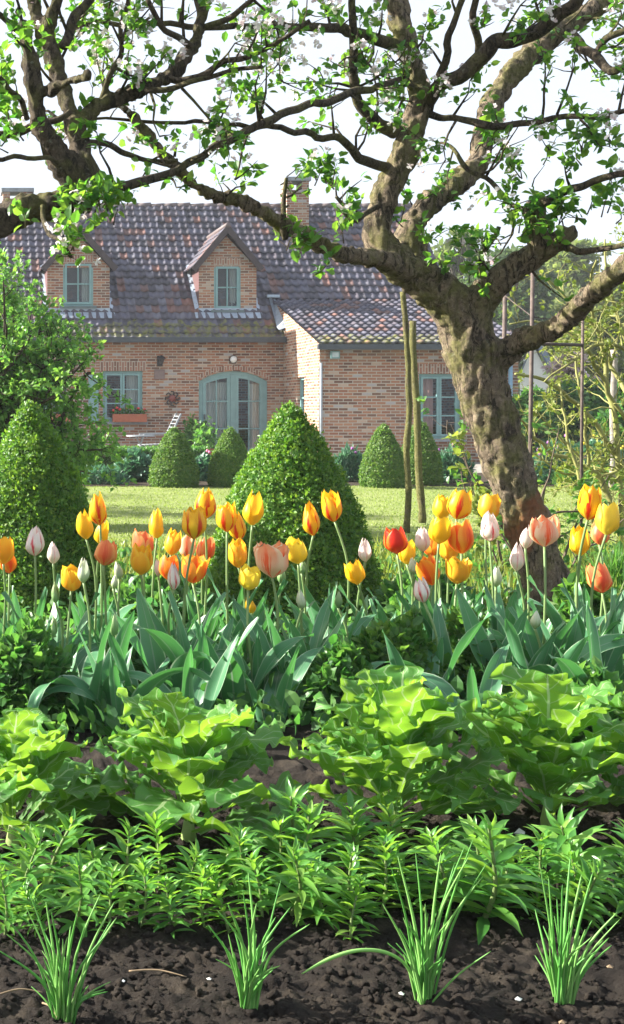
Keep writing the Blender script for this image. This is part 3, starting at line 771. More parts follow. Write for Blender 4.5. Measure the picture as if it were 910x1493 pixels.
class Crown:
    def __init__(s): s.tw = MB(); s.lp = []; s.ld = []; s.ls = []; s.bp = []; s.bd = []; s.bs = []
    def cluster(s, p, d, n=6, size=.05, bl=0.0):
        d = Vector(d).normalized()
        for i in range(n):
            v = Vector(rng.normal(size=3)) * .75 + d * .55 + Vector((0, 0, .15))
            s.lp.append(p + Vector(rng.normal(size=3)) * .012); s.ld.append(v); s.ls.append(size * rng.uniform(.55, 1.2))
        if rng.random() < bl:
            for k in range(int(rng.integers(3, 6))):
                c = p + d * .035 + Vector(rng.normal(size=3)) * .026
                ax = (d + Vector(rng.normal(size=3)) * .7).normalized(); u = ax.orthogonal().normalized(); w = ax.cross(u)
                for q in range(5):
                    a = q * 1.2566; s.bp.append(c); s.bd.append((u * math.cos(a) + w * math.sin(a)) * .9 + ax * .45); s.bs.append(.021 * rng.uniform(.8, 1.2))
    def twig(s, p, d, L, r, level, leafy=1.0, bl=.2, up=.25, size=.05):
        n = max(3, int(L / .07)); pts = [p]; d = Vector(d).normalized()
        for i in range(n):
            d = (d + Vector(rng.normal(size=3)) * .22 + Vector((0, 0, up * .18))).normalized()
            p = p + d * (L / n); pts.append(p)
        s.tw.tube(pts, [r * (1 - .7 * i / n) for i in range(n + 1)], 5 if r > .006 else 4)
        for i in range(1, n + 1):
            if rng.random() < leafy * (.75 if i < n else 1.0):
                o = Vector(rng.normal(size=3)); o = (o - d * o.dot(d)).normalized() * .8 + d * .5
                sp = pts[i] + o * .02
                s.cluster(sp, o if i < n else d, int(rng.integers(3, 7)), size, bl)
            if level > 0 and rng.random() < .55:
                o = Vector(rng.normal(size=3)); o = (o - d * o.dot(d)).normalized()
                s.twig(pts[i], d * .5 + o * .9, L * rng.uniform(.3, .6), r * .55, level - 1, leafy, bl, up, size)
    def along(s, pts, rad, rate, Lr=(.15, .4), level=1, leafy=1.0, bl=.2, t0=0.0, up=.3, size=.05):
        tot = sum((b - a).length for a, b in zip(pts, pts[1:])); acc = 0; nxt = t0 * tot + rng.exponential(1 / rate)
        for a, b, r in zip(pts, pts[1:], rad):
            L = (b - a).length
            while nxt < acc + L:
                q = a.lerp(b, (nxt - acc) / L); t = (b - a).normalized()
                o = Vector(rng.normal(size=3)) + Vector((0, 0, .25)); o = (o - t * o.dot(t)).normalized()
                s.twig(q + o * r * .8, o + t * .45, rng.uniform(*Lr), min(r * .5, .008), level, leafy, bl, up, size)
                nxt += rng.exponential(1 / rate)
            acc += L
    def spur(s, px, py, d, n=1, L=.12, size=.055, dr=(0, 0, 1), bl=.1):
        for i in range(n):
            s.twig(P(px, py, d) + Vector(rng.normal(size=3)) * .03, Vector(dr) + Vector(rng.normal(size=3)) * .5, L, .004, 0, 1.0, bl, .1, size)
    def finish(s, tree, bark, leaf, fold=1.0):
        tag(s.tw.build('twigs', bark, tree, True), kind='stuff')
        V, Fs, rd = scatter(LEAF, np.array([tuple(p) for p in s.lp]), np.array([tuple(p) for p in s.ld]), s.ls)
        leafobj('foliage', V, Fs, rd, leaf, tree)
        if s.bp:
            B = (np.array([[0, 0, 0], [-.42, .5, .10], [.42, .5, .10], [-.3, .95, .2], [.3, .95, .2]]), np.array([[0, 2, 1, 1], [1, 2, 4, 3]]))
            V, Fs, rd = scatter(B, np.array([tuple(p) for p in s.bp]), np.array([tuple(p) for p in s.bd]), s.bs)
            leafobj('blossom', V, Fs, rd, BLOSS, tree)

def apple_tree(label, base, trunkpolys, limbs, rates, voxel=.014, seed=1, extra=None, bark=None, slim=.93):
    global rng
    keep = rng; rng = np.random.default_rng(seed)
    T = thing('apple_tree', label, 'tree', base, 'old apple trees')
    pl = [limb(p) for p in trunkpolys]
    V, Fs = fused(pl, voxel, slim); obj('trunk', V, Fs, bark or BARK, T, True)
    cr = Crown()
    for k, L in enumerate(limbs):
        p, r = limb(L, .03); n = len(p)
        m = MB(); m.tube(p, [x * .88 * (1 + .12 * noise.noise(q * 13)) for x, q in zip(r, p)], 9); m.build('limb', BARK2, T, True)
        cr.along(p, r, *rates.get(k, rates['*']))
    for i, (rt, kw) in rates.get('trunk', {}).items(): cr.along(*pl[i], rt, **kw)
    if extra: extra(cr)
    cr.finish(T, BARK2, APPLEL)
    rng = keep
    return T

D0 = 6.9
RT = [
 [(815, 935, 52, 6.9), (806, 890, 42, 6.9), (794, 845, 36, 6.9), (774, 780, 33, 6.9), (750, 710, 33, 6.9), (726, 640, 36, 6.9), (706, 575, 38, 6.9), (690, 520, 40, 6.9), (676, 470, 40, 6.9), (660, 440, 36, 6.9)],
 [(680, 480, 34, 6.9), (650, 435, 35, 6.88), (610, 404, 29, 6.85), (575, 388, 22, 6.8), (540, 376, 14, 6.7), (500, 370, 12, 6.6), (460, 353, 14.5, 6.5), (422, 333, 13, 6.4), (384, 310, 12, 6.3), (350, 292, 12, 6.2), (312, 286, 11, 6.1), (278, 265, 10, 6.0), (243, 228, 10, 5.9), (212, 195, 10, 5.85), (192, 168, 8, 5.78), (172, 152, 6.5, 5.7), (160, 146, 5, 5.66)],
 [(592, 398, 26, 6.85), (553, 352, 23, 6.85), (556, 300, 22, 6.85), (577, 250, 21, 6.85), (600, 200, 20, 6.85), (612, 145, 18, 6.85), (602, 95, 16, 6.85), (586, 45, 17, 6.85), (575, -10, 15, 6.85), (568, -70, 13, 6.85)],
 [(640, 425, 28, 6.95), (604, 385, 24, 7.0), (596, 345, 21, 7.05), (618, 305, 18, 7.1), (660, 272, 19, 7.2), (697, 238, 18, 7.3), (708, 190, 18, 7.4), (724, 140, 18, 7.5), (768, 85, 18, 7.6), (818, 42, 17, 7.7), (872, 10, 15, 7.8), (940, -25, 12, 7.9)],
 [(682, 475, 32, 6.9), (712, 425, 24, 6.8), (745, 393, 20, 6.7), (788, 368, 18, 6.6), (822, 345, 15, 6.5), (832, 338, 11, 6.5)],
 [(790, 366, 15, 6.6), (782, 335, 15, 6.55), (779, 310, 17, 6.52), (779, 296, 12, 6.5)],
 [(690, 585, 22, 6.95), (706, 548, 28, 6.93), (728, 520, 24, 6.88), (756, 501, 19, 6.78), (792, 486, 18, 6.6), (828, 464, 17, 6.4), (856, 434, 17, 6.2), (884, 410, 17, 6.0), (915, 384, 18, 5.9), (965, 340, 20, 5.7), (1040, 280, 17, 5.5)],
]
RL = [
 [(620, 150, 14, 6.85), (640, 128, 11, 6.7), (672, 112, 13, 6.6), (700, 80, 14, 6.5), (716, 60, 13, 6.45), (752, 52, 13, 6.4), (796, 38, 12, 6.3), (826, 16, 11, 6.2), (846, -20, 10, 6.1)],
 [(576, 192, 13, 6.85), (545, 170, 10, 6.75), (523, 138, 8, 6.7), (516, 80, 7, 6.6), (512, 20, 6, 6.5), (505, -30, 5, 6.4)],
 [(566, 246, 9, 6.85), (530, 234, 8, 6.7), (495, 207, 6.5, 6.55), (455, 199, 5.5, 6.4), (400, 186, 5, 6.2), (354, 182, 4, 6.1), (303, 180, 3.5, 6.0), (215, 176, 3, 5.9), (165, 170, 2.4, 5.8), (112, 180, 2, 5.6)],
 [(590, 72, 12, 6.85), (556, 54, 10, 6.75), (500, 40, 9, 6.6), (455, 38, 7, 6.5), (370, 38, 5.5, 6.3), (290, 38, 5, 6.1), (217, 37, 4.5, 6.0), (111, 34, 3.5, 5.9)],
 [(784, 300, 9, 6.5), (805, 287, 8, 6.4), (832, 275, 7, 6.3), (870, 264, 6, 6.2), (940, 250, 5, 6.0)],
 [(824, 362, 7, 6.5), (868, 363, 5, 6.3), (930, 347, 4, 6.1)],
 [(604, 166, 7, 6.87), (634, 166, 6, 6.8), (670, 172, 5, 6.7), (712, 180, 7, 6.6), (770, 176, 5, 6.5), (840, 170, 5, 6.3), (930, 158, 4, 6.1)],
 [(800, 56, 8, 7.68), (815, 48, 9, 7.7), (838, 58, 9, 7.6), (862, 78, 8, 7.4), (890, 100, 7, 7.2), (925, 104, 6, 7.0)],
 [(870, 78, 6, 7.4), (890, 55, 6, 7.3), (930, 30, 5, 7.2)],
 [(640, 214, 1.6, 6.95), (655, 220, 3, 6.9), (682, 240, 4, 6.8), (715, 268, 4, 6.7), (745, 295, 4, 6.65), (778, 312, 4, 6.5)],
 [(595, 110, 5, 6.8), (540, 128, 6, 6.5), (495, 138, 7, 6.3), (455, 152, 6.5, 6.15), (400, 172, 7, 5.95), (345, 195, 6.5, 5.8), (300, 222, 6.5, 5.7), (260, 248, 7, 5.6), (200, 265, 8, 5.52), (146, 276, 9, 5.5)],
 [(712, 400, 5, 6.8), (704, 380, 4.5, 6.75), (712, 355, 4, 6.7), (728, 330, 3.5, 6.65)],
 [(554, 300, 5, 6.8), (520, 318, 4.5, 6.6), (498, 300, 4, 6.5), (488, 285, 3, 6.45)],
 [(420, 352, 5, 6.35), (412, 330, 5, 6.33), (415, 290, 4, 6.32), (413, 262, 3, 6.3)],
 [(640, 130, 7, 6.7), (655, 60, 6, 6.5), (672, 0, 5, 6.4), (690, -40, 4, 6.3)],
 [(700, 80, 6, 7.4), (690, 30, 6, 7.2), (705, -30, 5, 7.0)],
]
def right_extra(c):
    for px, py, d, n in ((640, 400, 6.75, 2), (672, 388, 6.7, 2), (700, 378, 6.7, 2), (690, 410, 6.7, 1), (515, 330, 6.4, 3), (500, 350, 6.4, 2), (458, 265, 6.3, 3), (480, 275, 6.3, 3), (420, 255, 6.25, 2),
                         (432, 365, 6.3, 3), (450, 398, 6.3, 1), (428, 350, 6.3, 2), (612, 215, 6.6, 2), (345, 270, 6.1, 2), (330, 272, 6.1, 1), (290, 255, 6.0, 1),
                         (745, 300, 6.5, 3), (760, 330, 6.5, 3), (735, 345, 6.5, 2), (800, 350, 6.4, 4), (815, 330, 6.4, 4), (845, 320, 6.3, 3), (770, 350, 6.45, 3), (878, 315, 6.2, 3), (895, 290, 6.2, 2),
                         (690, 230, 6.9, 2), (630, 360, 6.9, 3), (590, 330, 6.9, 3), (600, 300, 6.9, 2), (760, 270, 6.6, 3), (800, 240, 6.6, 3), (850, 235, 6.4, 4), (880, 215, 6.4, 4), (720, 215, 6.8, 3)):
        c.spur(px, py, d, n, .13, .062)
rates = {'*': (6.5, (.15, .45), 1, .75, .16), 10: (4.5, (.10, .3), 1, .7, .12), 11: (5, (.08, .16), 0, 1, 0), 12: (5, (.08, .16), 0, 1, 0), 13: (5, (.06, .12), 0, .8, 0), 5: (3, (.1, .2), 0, .6, .1),
         3: (6, (.15, .45), 1, .9, .3), 6: (10, (.15, .4), 1, .95, .12), 7: (8, (.15, .4), 1, .9, .2), 8: (8, (.15, .4), 1, .9, .2), 4: (5, (.1, .3), 1, .9, .1), 2: (4, (.12, .35), 1, .6, .15), 0: (9, (.15, .45), 1, .95, .2),
         'trunk': {2: (4.5, dict(Lr=(.12, .4), level=1, t0=.45, bl=.2)), 3: (6, dict(Lr=(.15, .45), level=1, t0=.5, bl=.15)), 4: (3, dict(Lr=(.1, .25), level=0, t0=.5)), 1: (1.6, dict(Lr=(.08, .2), level=0, t0=.45, leafy=.7)), 6: (.5, dict(Lr=(.05, .1), level=0, t0=.3, leafy=.6))}}
apple_tree('leaning old apple tree with mossy cracked trunk rising behind the tulips', (P(815, 900, 6.9).x, 6.9, 0), RT, RL, rates, .014, 3, right_extra)

LT = [
 [(-420, 1010, 50, 5.3), (-400, 900, 42, 5.3), (-360, 700, 40, 5.35), (-280, 500, 38, 5.4), (-160, 385, 36, 5.45), (-60, 340, 32, 5.5), (0, 320, 29, 5.5), (50, 303, 25, 5.5), (95, 298, 24, 5.5), (122, 284, 28, 5.5)],
 [(128, 290, 20, 5.5), (118, 262, 32, 5.5), (95, 240, 26, 5.48), (74, 212, 20, 5.45), (58, 178, 17, 5.42), (50, 130, 15, 5.4), (42, 85, 14, 5.38), (36, 42, 12, 5.35), (33, 28, 8, 5.35)],
 [(125, 265, 28, 5.5), (122, 240, 21, 5.53), (112, 195, 17, 5.56), (98, 148, 14, 5.6), (80, 92, 17, 5.62), (64, 52, 15, 5.64), (50, 10, 13, 5.66), (42, -40, 12, 5.7)],
 [(108, 190, 14, 5.56), (130, 164, 12, 5.6), (164, 144, 14, 5.65), (204, 131, 14, 5.7), (243, 112, 13.5, 5.75), (274, 82, 13, 5.8), (291, 45, 12, 5.85), (297, -5, 11, 5.9), (300, -60, 10, 5.95)],
 [(64, 56, 12, 5.64), (76, 22, 11, 5.6), (90, -20, 10, 5.55)],
 [(58, 135, 10, 5.42), (80, 128, 10, 5.3), (108, 117, 9, 5.2), (131, 110, 9, 5.1)],
]
LL = [
 [(88, 68, 9, 5.6), (109, 26, 8, 5.65), (140, -10, 7, 5.7), (160, -50, 6, 5.7)],
 [(128, 205, 6, 5.55), (150, 208, 5, 5.6), (180, 225, 5, 5.65), (225, 232, 4, 5.7), (262, 234, 3, 5.75)],
 [(115, 280, 5, 5.5), (85, 232, 4, 5.4), (45, 226, 4, 5.3), (0, 232, 4, 5.2), (-60, 220, 4, 5.1)],
 [(45, 175, 5, 5.4), (20, 140, 5, 5.3), (-10, 118, 5, 5.2), (-70, 100, 4, 5.1)],
 [(40, 60, 6, 5.4), (18, 35, 5, 5.3), (-10, 5, 5, 5.2)],
 [(105, 160, 5, 5.5), (70, 180, 6, 5.5), (30, 185, 7, 5.5), (-20, 200, 7, 5.5)],
 [(240, 116, 6, 5.75), (290, 112, 6, 5.7), (330, 90, 5, 5.65), (390, 70, 4, 5.6), (450, 30, 4, 5.5)],
 [(150, 150, 5, 5.65), (170, 100, 5, 5.6), (178, 40, 4, 5.5), (190, -20, 4, 5.4)],
 [(200, 135, 6, 5.7), (250, 130, 5, 5.6), (320, 112, 4, 5.5), (380, 100, 3, 5.4)],
 [(44, -30, 9, 5.7), (90, -110, 10, 6.3), (160, -150, 8, 7.0), (240, -120, 6, 7.6), (300, -80, 4, 8.0)],  # from here: limbs out of view, added densely leaved to shade the right tree
 [(90, -110, 8, 6.3), (120, -210, 8, 6.9), (200, -260, 6, 7.5), (300, -260, 4, 8.1)],
 [(160, -150, 6, 7.0), (230, -190, 6, 7.3), (330, -170, 4, 7.6), (400, -120, 3, 7.7)],
 [(120, -210, 6, 6.9), (60, -300, 6, 7.3), (140, -380, 4, 7.8), (230, -400, 3, 8.2)],
 [(300, -55, 8, 5.95), (340, -130, 7, 6.3), (420, -190, 5, 6.8), (500, -220, 3, 7.1)],
 [(280, 70, 6, 5.8), (240, 45, 5, 5.7), (215, 0, 4, 5.6)],
 [(292, 45, 6, 5.85), (335, 25, 5, 5.8), (380, -10, 4, 5.7)],
 [(60, 300, 4, 5.4), (72, 330, 4, 5.3), (90, 350, 3.5, 5.2), (105, 372, 3, 5.15)],
 [(140, 292, 4, 5.45), (160, 285, 4, 5.4), (150, 312, 3.5, 5.35), (132, 332, 3, 5.3)],
]
def left_extra(c):
    for px, py, d, n in ((150, 305, 5.3, 4), (145, 325, 5.3, 4), (130, 320, 5.3, 3), (112, 330, 5.3, 2), (60, 345, 5.2, 1), (85, 300, 5.4, 2), (95, 365, 5.15, 3), (110, 350, 5.1, 2), (20, 245, 5.1, 1), (170, 300, 5.4, 1),
                         (10, 170, 5.2, 4), (15, 200, 5.2, 3), (5, 130, 5.2, 3), (95, 225, 5.4, 2)):
        c.spur(px, py, d, n, .10, .055)
rates = {'*': (6.2, (.14, .42), 1, .78, .3), 9: (14, (.2, .6), 1, 1, .2), 10: (14, (.2, .6), 1, 1, .2), 11: (14, (.2, .6), 1, 1, .2), 12: (14, (.2, .6), 1, 1, .2), 13: (12, (.2, .6), 1, 1, .2), 16: (5, (.06, .12), 0, 1, .4), 17: (6, (.06, .12), 0, 1, 0), 1: (4, (.1, .25), 0, .7, .1), 2: (3, (.1, .2), 0, .5, .1), 5: (5, (.1, .3), 1, .8, .2),
         'trunk': {1: (2.5, dict(Lr=(.1, .35), level=1, t0=.5, bl=.2)), 2: (3.5, dict(Lr=(.12, .4), level=1, t0=.35, bl=.2)), 3: (6, dict(Lr=(.12, .42), level=1, t0=.2, bl=.25)), 4: (5, dict(Lr=(.12, .4), level=1, bl=.2))}}
apple_tree('dark mossy apple tree reaching in from the left with an elbowed limb', (P(-420, 990, 5.3).x, 5.3, 0), LT, LL, rates, .013, 8, left_extra, BARK2, .86)
# ================================================================== CLIPPED CONES
BOXL = leafmat('box_leaf', [(0, (.05, .14, .02)), (.5, (.085, .20, .026)), (.85, (.15, .27, .03)), (1, (.24, .33, .04))], ((.10, .32, .02), (.42, .62, .05)), .38, .42, .4)
BOXF = leafmat('clipped_box_leaf', [(0, (.06, .13, .026)), (.5, (.09, .175, .03)), (1, (.15, .22, .04))], ((.10, .30, .03), (.34, .50, .05)), .32, .5, .3)
STEM = plain('woody_stem', (.10, .075, .05), .9, .2, .3, 14, .4)
OVAL = (np.array([[0, 0, 0], [-.3, .5, .06], [0, .5, -.02], [.3, .5, .06], [0, 1, -.08]]), np.array([[0, 2, 1, 1], [0, 3, 2, 2], [1, 2, 4, 4], [2, 3, 4, 4]]))
def cone_pts(n, Hh, Rr, table, lump, seed):
    tz = np.array([a for a, b in table]); tr = np.array([b for a, b in table])
    g = np.random.default_rng(seed)
    t = g.random(n * 3); keep = g.random(n * 3) < (np.interp(t, tz, tr) + .08); t = t[keep][:n]
    a = g.random(len(t)) * 2 * math.pi
    r = np.interp(t, tz, tr) * Rr
    P_ = np.stack([r * np.cos(a), r * np.sin(a), Hh * (1 - t)], 1)
    sl = np.gradient(np.interp(np.linspace(0, 1, 60), tz, tr)) * 60 * Rr / Hh
    nz = np.interp(t, np.linspace(0, 1, 60), sl)
    N = nrmz(np.stack([np.cos(a), np.sin(a), nz], 1))
    lm = np.array([noise.noise(Vector(p) * (3.2 / Rr)) * .6 + noise.noise(Vector(p) * (7.5 / Rr)) * .4 for p in P_])
    return P_ + N * (lm * lump)[:, None], N
def cone_shrub(name, label, loc, Hh, Rr, table, tufts, per, leaf, lump, mat, seed, group, spread):
    T = thing(name, label, 'topiary', loc, group)
    Pn, N = cone_pts(tufts, Hh, Rr, table, lump, seed)
    g = np.random.default_rng(seed + 1)
    k = len(Pn); inset = g.random(k) ** 1.5 * spread * 2.2
    c = Pn - N * inset[:, None]
    pos = np.repeat(c, per, 0) + g.normal(size=(k * per, 3)) * spread * .55
    ax = np.repeat(nrmz(N + g.normal(size=(k, 3)) * .45 + np.array([0, 0, .35])), per, 0)
    d = ax * .22 + np.array([0, 0, .25]) + g.normal(size=(k * per, 3)) * .7
    V, Fs, rd = scatter(TRI if per < 4 else OVAL, pos, d, leaf * g.uniform(.6, 1.25, k * per), ups=np.repeat(N, per, 0) + g.normal(size=(k * per, 3)) * .38)
    kk = len(V) // (k * per); tr = np.repeat(np.clip(g.random(k) * .75 + .1, 0, 1), per * kk); rd = np.clip(tr + (rd - .5) * .4, 0, 1)
    leafobj('foliage', V + np.array(loc), Fs, rd, mat, T)
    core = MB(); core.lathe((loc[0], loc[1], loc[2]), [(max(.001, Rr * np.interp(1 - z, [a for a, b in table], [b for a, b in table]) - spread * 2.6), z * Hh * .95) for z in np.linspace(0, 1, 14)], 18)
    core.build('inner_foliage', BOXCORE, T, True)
    s = MB(); s.tube([(loc[0], loc[1], loc[2] - .1), (loc[0], loc[1], loc[2] + Hh * .6)], [.03, .01], 7); s.build('stem', STEM, T)
    return T
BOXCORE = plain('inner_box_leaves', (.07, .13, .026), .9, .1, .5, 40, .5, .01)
TB = [(0, .03), (.05, .15), (.18, .37), (.38, .63), (.57, .80), (.8, .95), (1, 1.0)]
TS = [(0, .04), (.06, .22), (.2, .46), (.35, .66), (.5, .82), (.75, .98), (.92, 1.0), (1, .93)]
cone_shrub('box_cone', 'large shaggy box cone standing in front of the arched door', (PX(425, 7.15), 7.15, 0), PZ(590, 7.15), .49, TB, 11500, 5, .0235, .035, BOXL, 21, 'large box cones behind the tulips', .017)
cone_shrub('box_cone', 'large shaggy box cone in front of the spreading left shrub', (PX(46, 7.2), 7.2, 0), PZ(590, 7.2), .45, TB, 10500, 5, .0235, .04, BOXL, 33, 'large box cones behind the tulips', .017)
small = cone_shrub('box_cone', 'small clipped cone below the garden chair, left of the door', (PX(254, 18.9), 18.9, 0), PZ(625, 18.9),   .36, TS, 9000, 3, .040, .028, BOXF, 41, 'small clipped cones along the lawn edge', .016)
c2 = dup(small, (PX(336, 18.9), 18.9, 0), 1.4, 1.0, 'small clipped cone directly before the arched door'); c2.scale = (.90, .90, 1)
c2 = dup(small, (PX(559, 18.7), 18.7, 0), 2.6, 1.0, 'small clipped cone against the wing wall, left of the mossy poles'); c2.scale = (.92, .92, 1.06)
c2 = dup(small, (PX(612, 19.3), 19.3, 0), 4.1, 1.0, 'small clipped cone half hidden behind the two mossy poles'); c2.scale = (.9, .9, 1.12)

# ================================================================== LEFT SHRUB, BORDER PLANTS
SHRL = leafmat('shrub_leaf', [(0, (.06, .16, .04)), (.5, (.10, .24, .05)), (.85, (.15, .29, .065)), (1, (.20, .33, .09))], ((.14, .42, .05), (.40, .62, .08)), .42, .4, .45)
SHB = plain('shrub_branch', (.055, .042, .035), .85, .2, .3, 14, .4)
def big_shrub():
    global rng
    keep = rng; rng = np.random.default_rng(77)
    d = 12.5; base = P(-10, 765, d); T = thing('spreading_shrub', 'broad fresh green shrub with dark arching branches beside the left box cone', 'shrub', (base.x, d, 0))
    c = Crown()
    ends = [(80, 470), (110, 500), (135, 545), (45, 450), (120, 620), (150, 655), (130, 690), (75, 530), (95, 660), (5, 410), (-20, 380), (40, 490), (50, 570), (-50, 420), (-60, 520), (5, 460), (145, 665), (95, 570), (80, 610), (100, 520), (-10, 560), (120, 580), (-5, 430), (75, 700), (125, 655), (-10, 400), (30, 510), (-40, 370), (60, 470), (100, 490), (120, 530), (20, 440)]
    for k, (ex, ey) in enumerate(ends):
        dd = d + rng.uniform(-.9, .9); e = P(ex, ey, dd); s = Vector((base.x + rng.uniform(-.25, .3), d + rng.uniform(-.2, .2), 0.0))
        m1 = s.lerp(e, .35) + Vector((0, 0, .45)) + Vector(rng.normal(size=3)) * .1; m2 = s.lerp(e, .72) + Vector((0, 0, .28)) + Vector(rng.normal(size=3)) * .08
        p, r = catmull([s, m1, m2, e], [.030, .022, .015, .006], 6)
        m = MB(); m.tube(p, r, 6); m.build('branch', SHB, T, True)
        c.along(p, r, 11, (.15, .42), 1, .95, 0, .28, .30, .062)
        c.twig(e, e - m2, .22, .005, 1, 1.0, 0, .2, .062)
    tag(c.tw.build('twigs', SHB, T), kind='stuff')
    V, Fs, rd = scatter(LEAF, np.array([tuple(p) for p in c.lp]), np.array([tuple(p) for p in c.ld]), c.ls)
    leafobj('foliage', V, Fs, rd, SHRL, T); rng = keep
big_shrub()

def mound(name, label, cat, px0, px1, ytop, d, mat, leaf, n, tmpl=LEAF, group=None, up=.5, deep=.5, stems=6, flowers=None, z0=0.0):
    """a bushy plant: leaves through a low dome, on visible stems"""
    x0, x1 = PX(px0, d), PX(px1, d); hz = PZ(ytop, d) - z0; rx = (x1 - x0) / 2; ry = max(.12, rx * deep)
    T = thing(name, label, cat, ((x0 + x1) / 2, d, z0), group)
    u = rng.random(n); a = rng.random(n) * 6.283; ph = np.arccos(1 - u)
    k = .45 + .55 * rng.random(n) ** .45
    S = np.stack([np.sin(ph) * np.cos(a), np.sin(ph) * np.sin(a), np.cos(ph)], 1)
    lump = np.array([1 + .28 * noise.noise(Vector(s) * 2.6 + Vector((d * 7 + px0, 0, 0))) + .14 * noise.noise(Vector(s) * 6) for s in S])
    p = S * (k * lump)[:, None] * np.array([rx, ry, hz]) ; p[:, 2] = np.maximum(p[:, 2], .01)
    dd = S * .6 + rng.normal(size=(n, 3)) * .6 + np.array([0, 0, up])
    V, Fs, rd = scatter(tmpl, p, dd, leaf * rng.uniform(.6, 1.3, n))
    leafobj('foliage', V + np.array([(x0 + x1) / 2, d, z0]), Fs, rd, mat, T)
    m = MB()
    for i in range(stems):
        q = S[i] * .8 * np.array([rx, ry, hz]); m.tube([((x0 + x1) / 2 + q[0] * .2, d + q[1] * .2, z0 - .05), ((x0 + x1) / 2 + q[0] * .7, d + q[1] * .7, z0 + q[2] * .6), ((x0 + x1) / 2 + q[0], d + q[1], z0 + q[2])], [.006, .005, .003], 5)
    tag(m.build('stems', STEMG, T), kind='stuff')
    if flowers:
        fm, fn, fs = flowers; idx = np.where((S[:, 2] > .35))[0][:fn]
        m2 = MB(); ms = MB()
        for i in idx:
            q = p[i] / k[i] * 1.0 + np.array([(x0 + x1) / 2, d, z0]); tip = q + np.array([0, 0, fs * 2.2 + rng.uniform(0, fs)])
            ms.tube([q - np.array([0, 0, .05]), tip], .004, 4)
            m2.lathe(tip, [(.001, 0), (fs * .42, fs * .25), (fs * .45, fs * .6), (fs * .25, fs * 1.0), (.001, fs * 1.05)], 7)
        tag(m2.build('blooms', fm, T, True), kind='stuff'); tag(ms.build('flower_stalks', STEMG, T), kind='stuff')
    return T
STEMG = plain('green_stem', (.10, .17, .05), .6, .3, .3, 20, .1)
BLUEL = leafmat('blue_green_leaf', [(0, (.05, .13, .085)), (.6, (.085, .19, .12)), (1, (.16, .28, .19))], ((.08, .30, .12), (.2, .42, .18)), .3, .45, .4)
DEEPL = leafmat('deep_green_leaf', [(0, (.035, .105, .034)), (.6, (.065, .165, .042)), (1, (.11, .22, .055))], ((.09, .32, .04), (.26, .5, .07)), .4, .42, .4)
MIDL = leafmat('mid_green_leaf', [(0, (.035, .10, .025)), (.6, (.06, .15, .03)), (1, (.11, .20, .045))], ((.10, .34, .04), (.3, .52, .06)), .42, .42, .4)
YELL = leafmat('yellow_green_leaf', [(0, (.08, .12, .02)), (.6, (.13, .17, .03)), (1, (.2, .22, .05))], ((.3, .42, .05), (.45, .5, .08)), .4, .5, .3)
PURP = plain('purple_bloom', (.32, .10, .34), .5, .3); PINKB = plain('pink_bloom', (.70, .20, .36), .5, .3); YELB = plain('yellow_bloom', (.80, .62, .05), .5, .3); REDB = plain('red_bloom', (.62, .06, .06), .5, .3)
G1 = 'border plants along the house'
mound('border_plant', 'silvery blue green clump at the lawn edge beside the left shrub', 'plant', 112, 182, 683, 19.4, BLUEL, .10, 1500, LANCE, G1)
mound('border_plant', 'blue green leafy clump left of the cone below the garden chair', 'plant', 172, 228, 668, 20.0, BLUEL, .13, 1300, LEAF, G1)
mound('border_plant', 'leafy clump with bright pink blooms between the two left small cones', 'plant', 276, 318, 672, 20.2, BLUEL, .11, 900, LEAF, G1, flowers=(PINKB, 7, .05))
mound('border_plant', 'teal green tulip patch right of the large middle cone', 'plant', 482, 532, 660, 20.0, BLUEL, .14, 1200, LANCE, G1, .9, flowers=(PURP, 6, .05))
mound('border_plant', 'blue green clump with mauve blooms under the wing window', 'plant', 628, 688, 662, 19.8, BLUEL, .14, 1500, LANCE, G1, .8, flowers=(PURP, 5, .05))
mound('border_plant', 'low green clump between the wing cones', 'plant', 578, 600, 672, 19.6, BLUEL, .10, 500, LANCE, G1, .8)
mound('border_plant', 'blue green drift with purple tulips right of the apple trunk', 'plant', 770, 850, 652, 19.4, BLUEL, .14, 2200, LANCE, G1, .8, flowers=(PURP, 14, .055))
mound('border_plant', 'blue green drift with yellow blooms at the far right border', 'plant', 815, 920, 655, 20.2, BLUEL, .15, 2200, LEAF, G1, .8, flowers=(YELB, 9, .055))
mound('border_plant', 'pale grassy clump at the right lawn edge', 'plant', 812, 880, 686, 18.8, MIDL, .16, 1500, BLADE, G1, 1.2)
mound('border_plant', 'bright green strappy clump at the right edge of the lawn border', 'plant', 862, 950, 688, 18.4, MIDL, .14, 1700, BLADE, G1, 1.2)
mound('border_plant', 'low yellow green clump behind the lawn right of the trunk', 'plant', 720, 778, 690, 19.6, MIDL, .12, 900, LEAF, G1)
mound('border_plant', 'leafy plant left of the door behind the small cone', 'plant', 268, 292, 612, 29.8, DEEPL, .11, 700, LEAF, G1)
# clipped hedge before the left windows
hd = thing('low_hedge', 'low clipped dark hedge under the left windows', 'hedge', (PX(180, 22), 22, 0))
n = 9000; x = rng.uniform(PX(60, 22), PX(300, 22), n); side = rng.random(n)
p = np.stack([x, np.where(side < .6, 21.8, 22.2), rng.uniform(0, .48, n)], 1); tp = side > .55; p[tp, 1] = rng.uniform(21.8, 22.2, tp.sum()); p[tp, 2] = .48
p += rng.normal(size=(n, 3)) * .02
V, Fs, rd = scatter(TRI, p, rng.normal(size=(n, 3)) + np.array([0, -.4, .5]), rng.uniform(.03, .06, n)); leafobj('foliage', V, Fs, rd, DEEPL, hd)
m = MB(); m.box(PX(60, 22), PX(300, 22), 21.83, 22.17, 0, .45); m.build('inner_foliage', BOXCORE, hd)

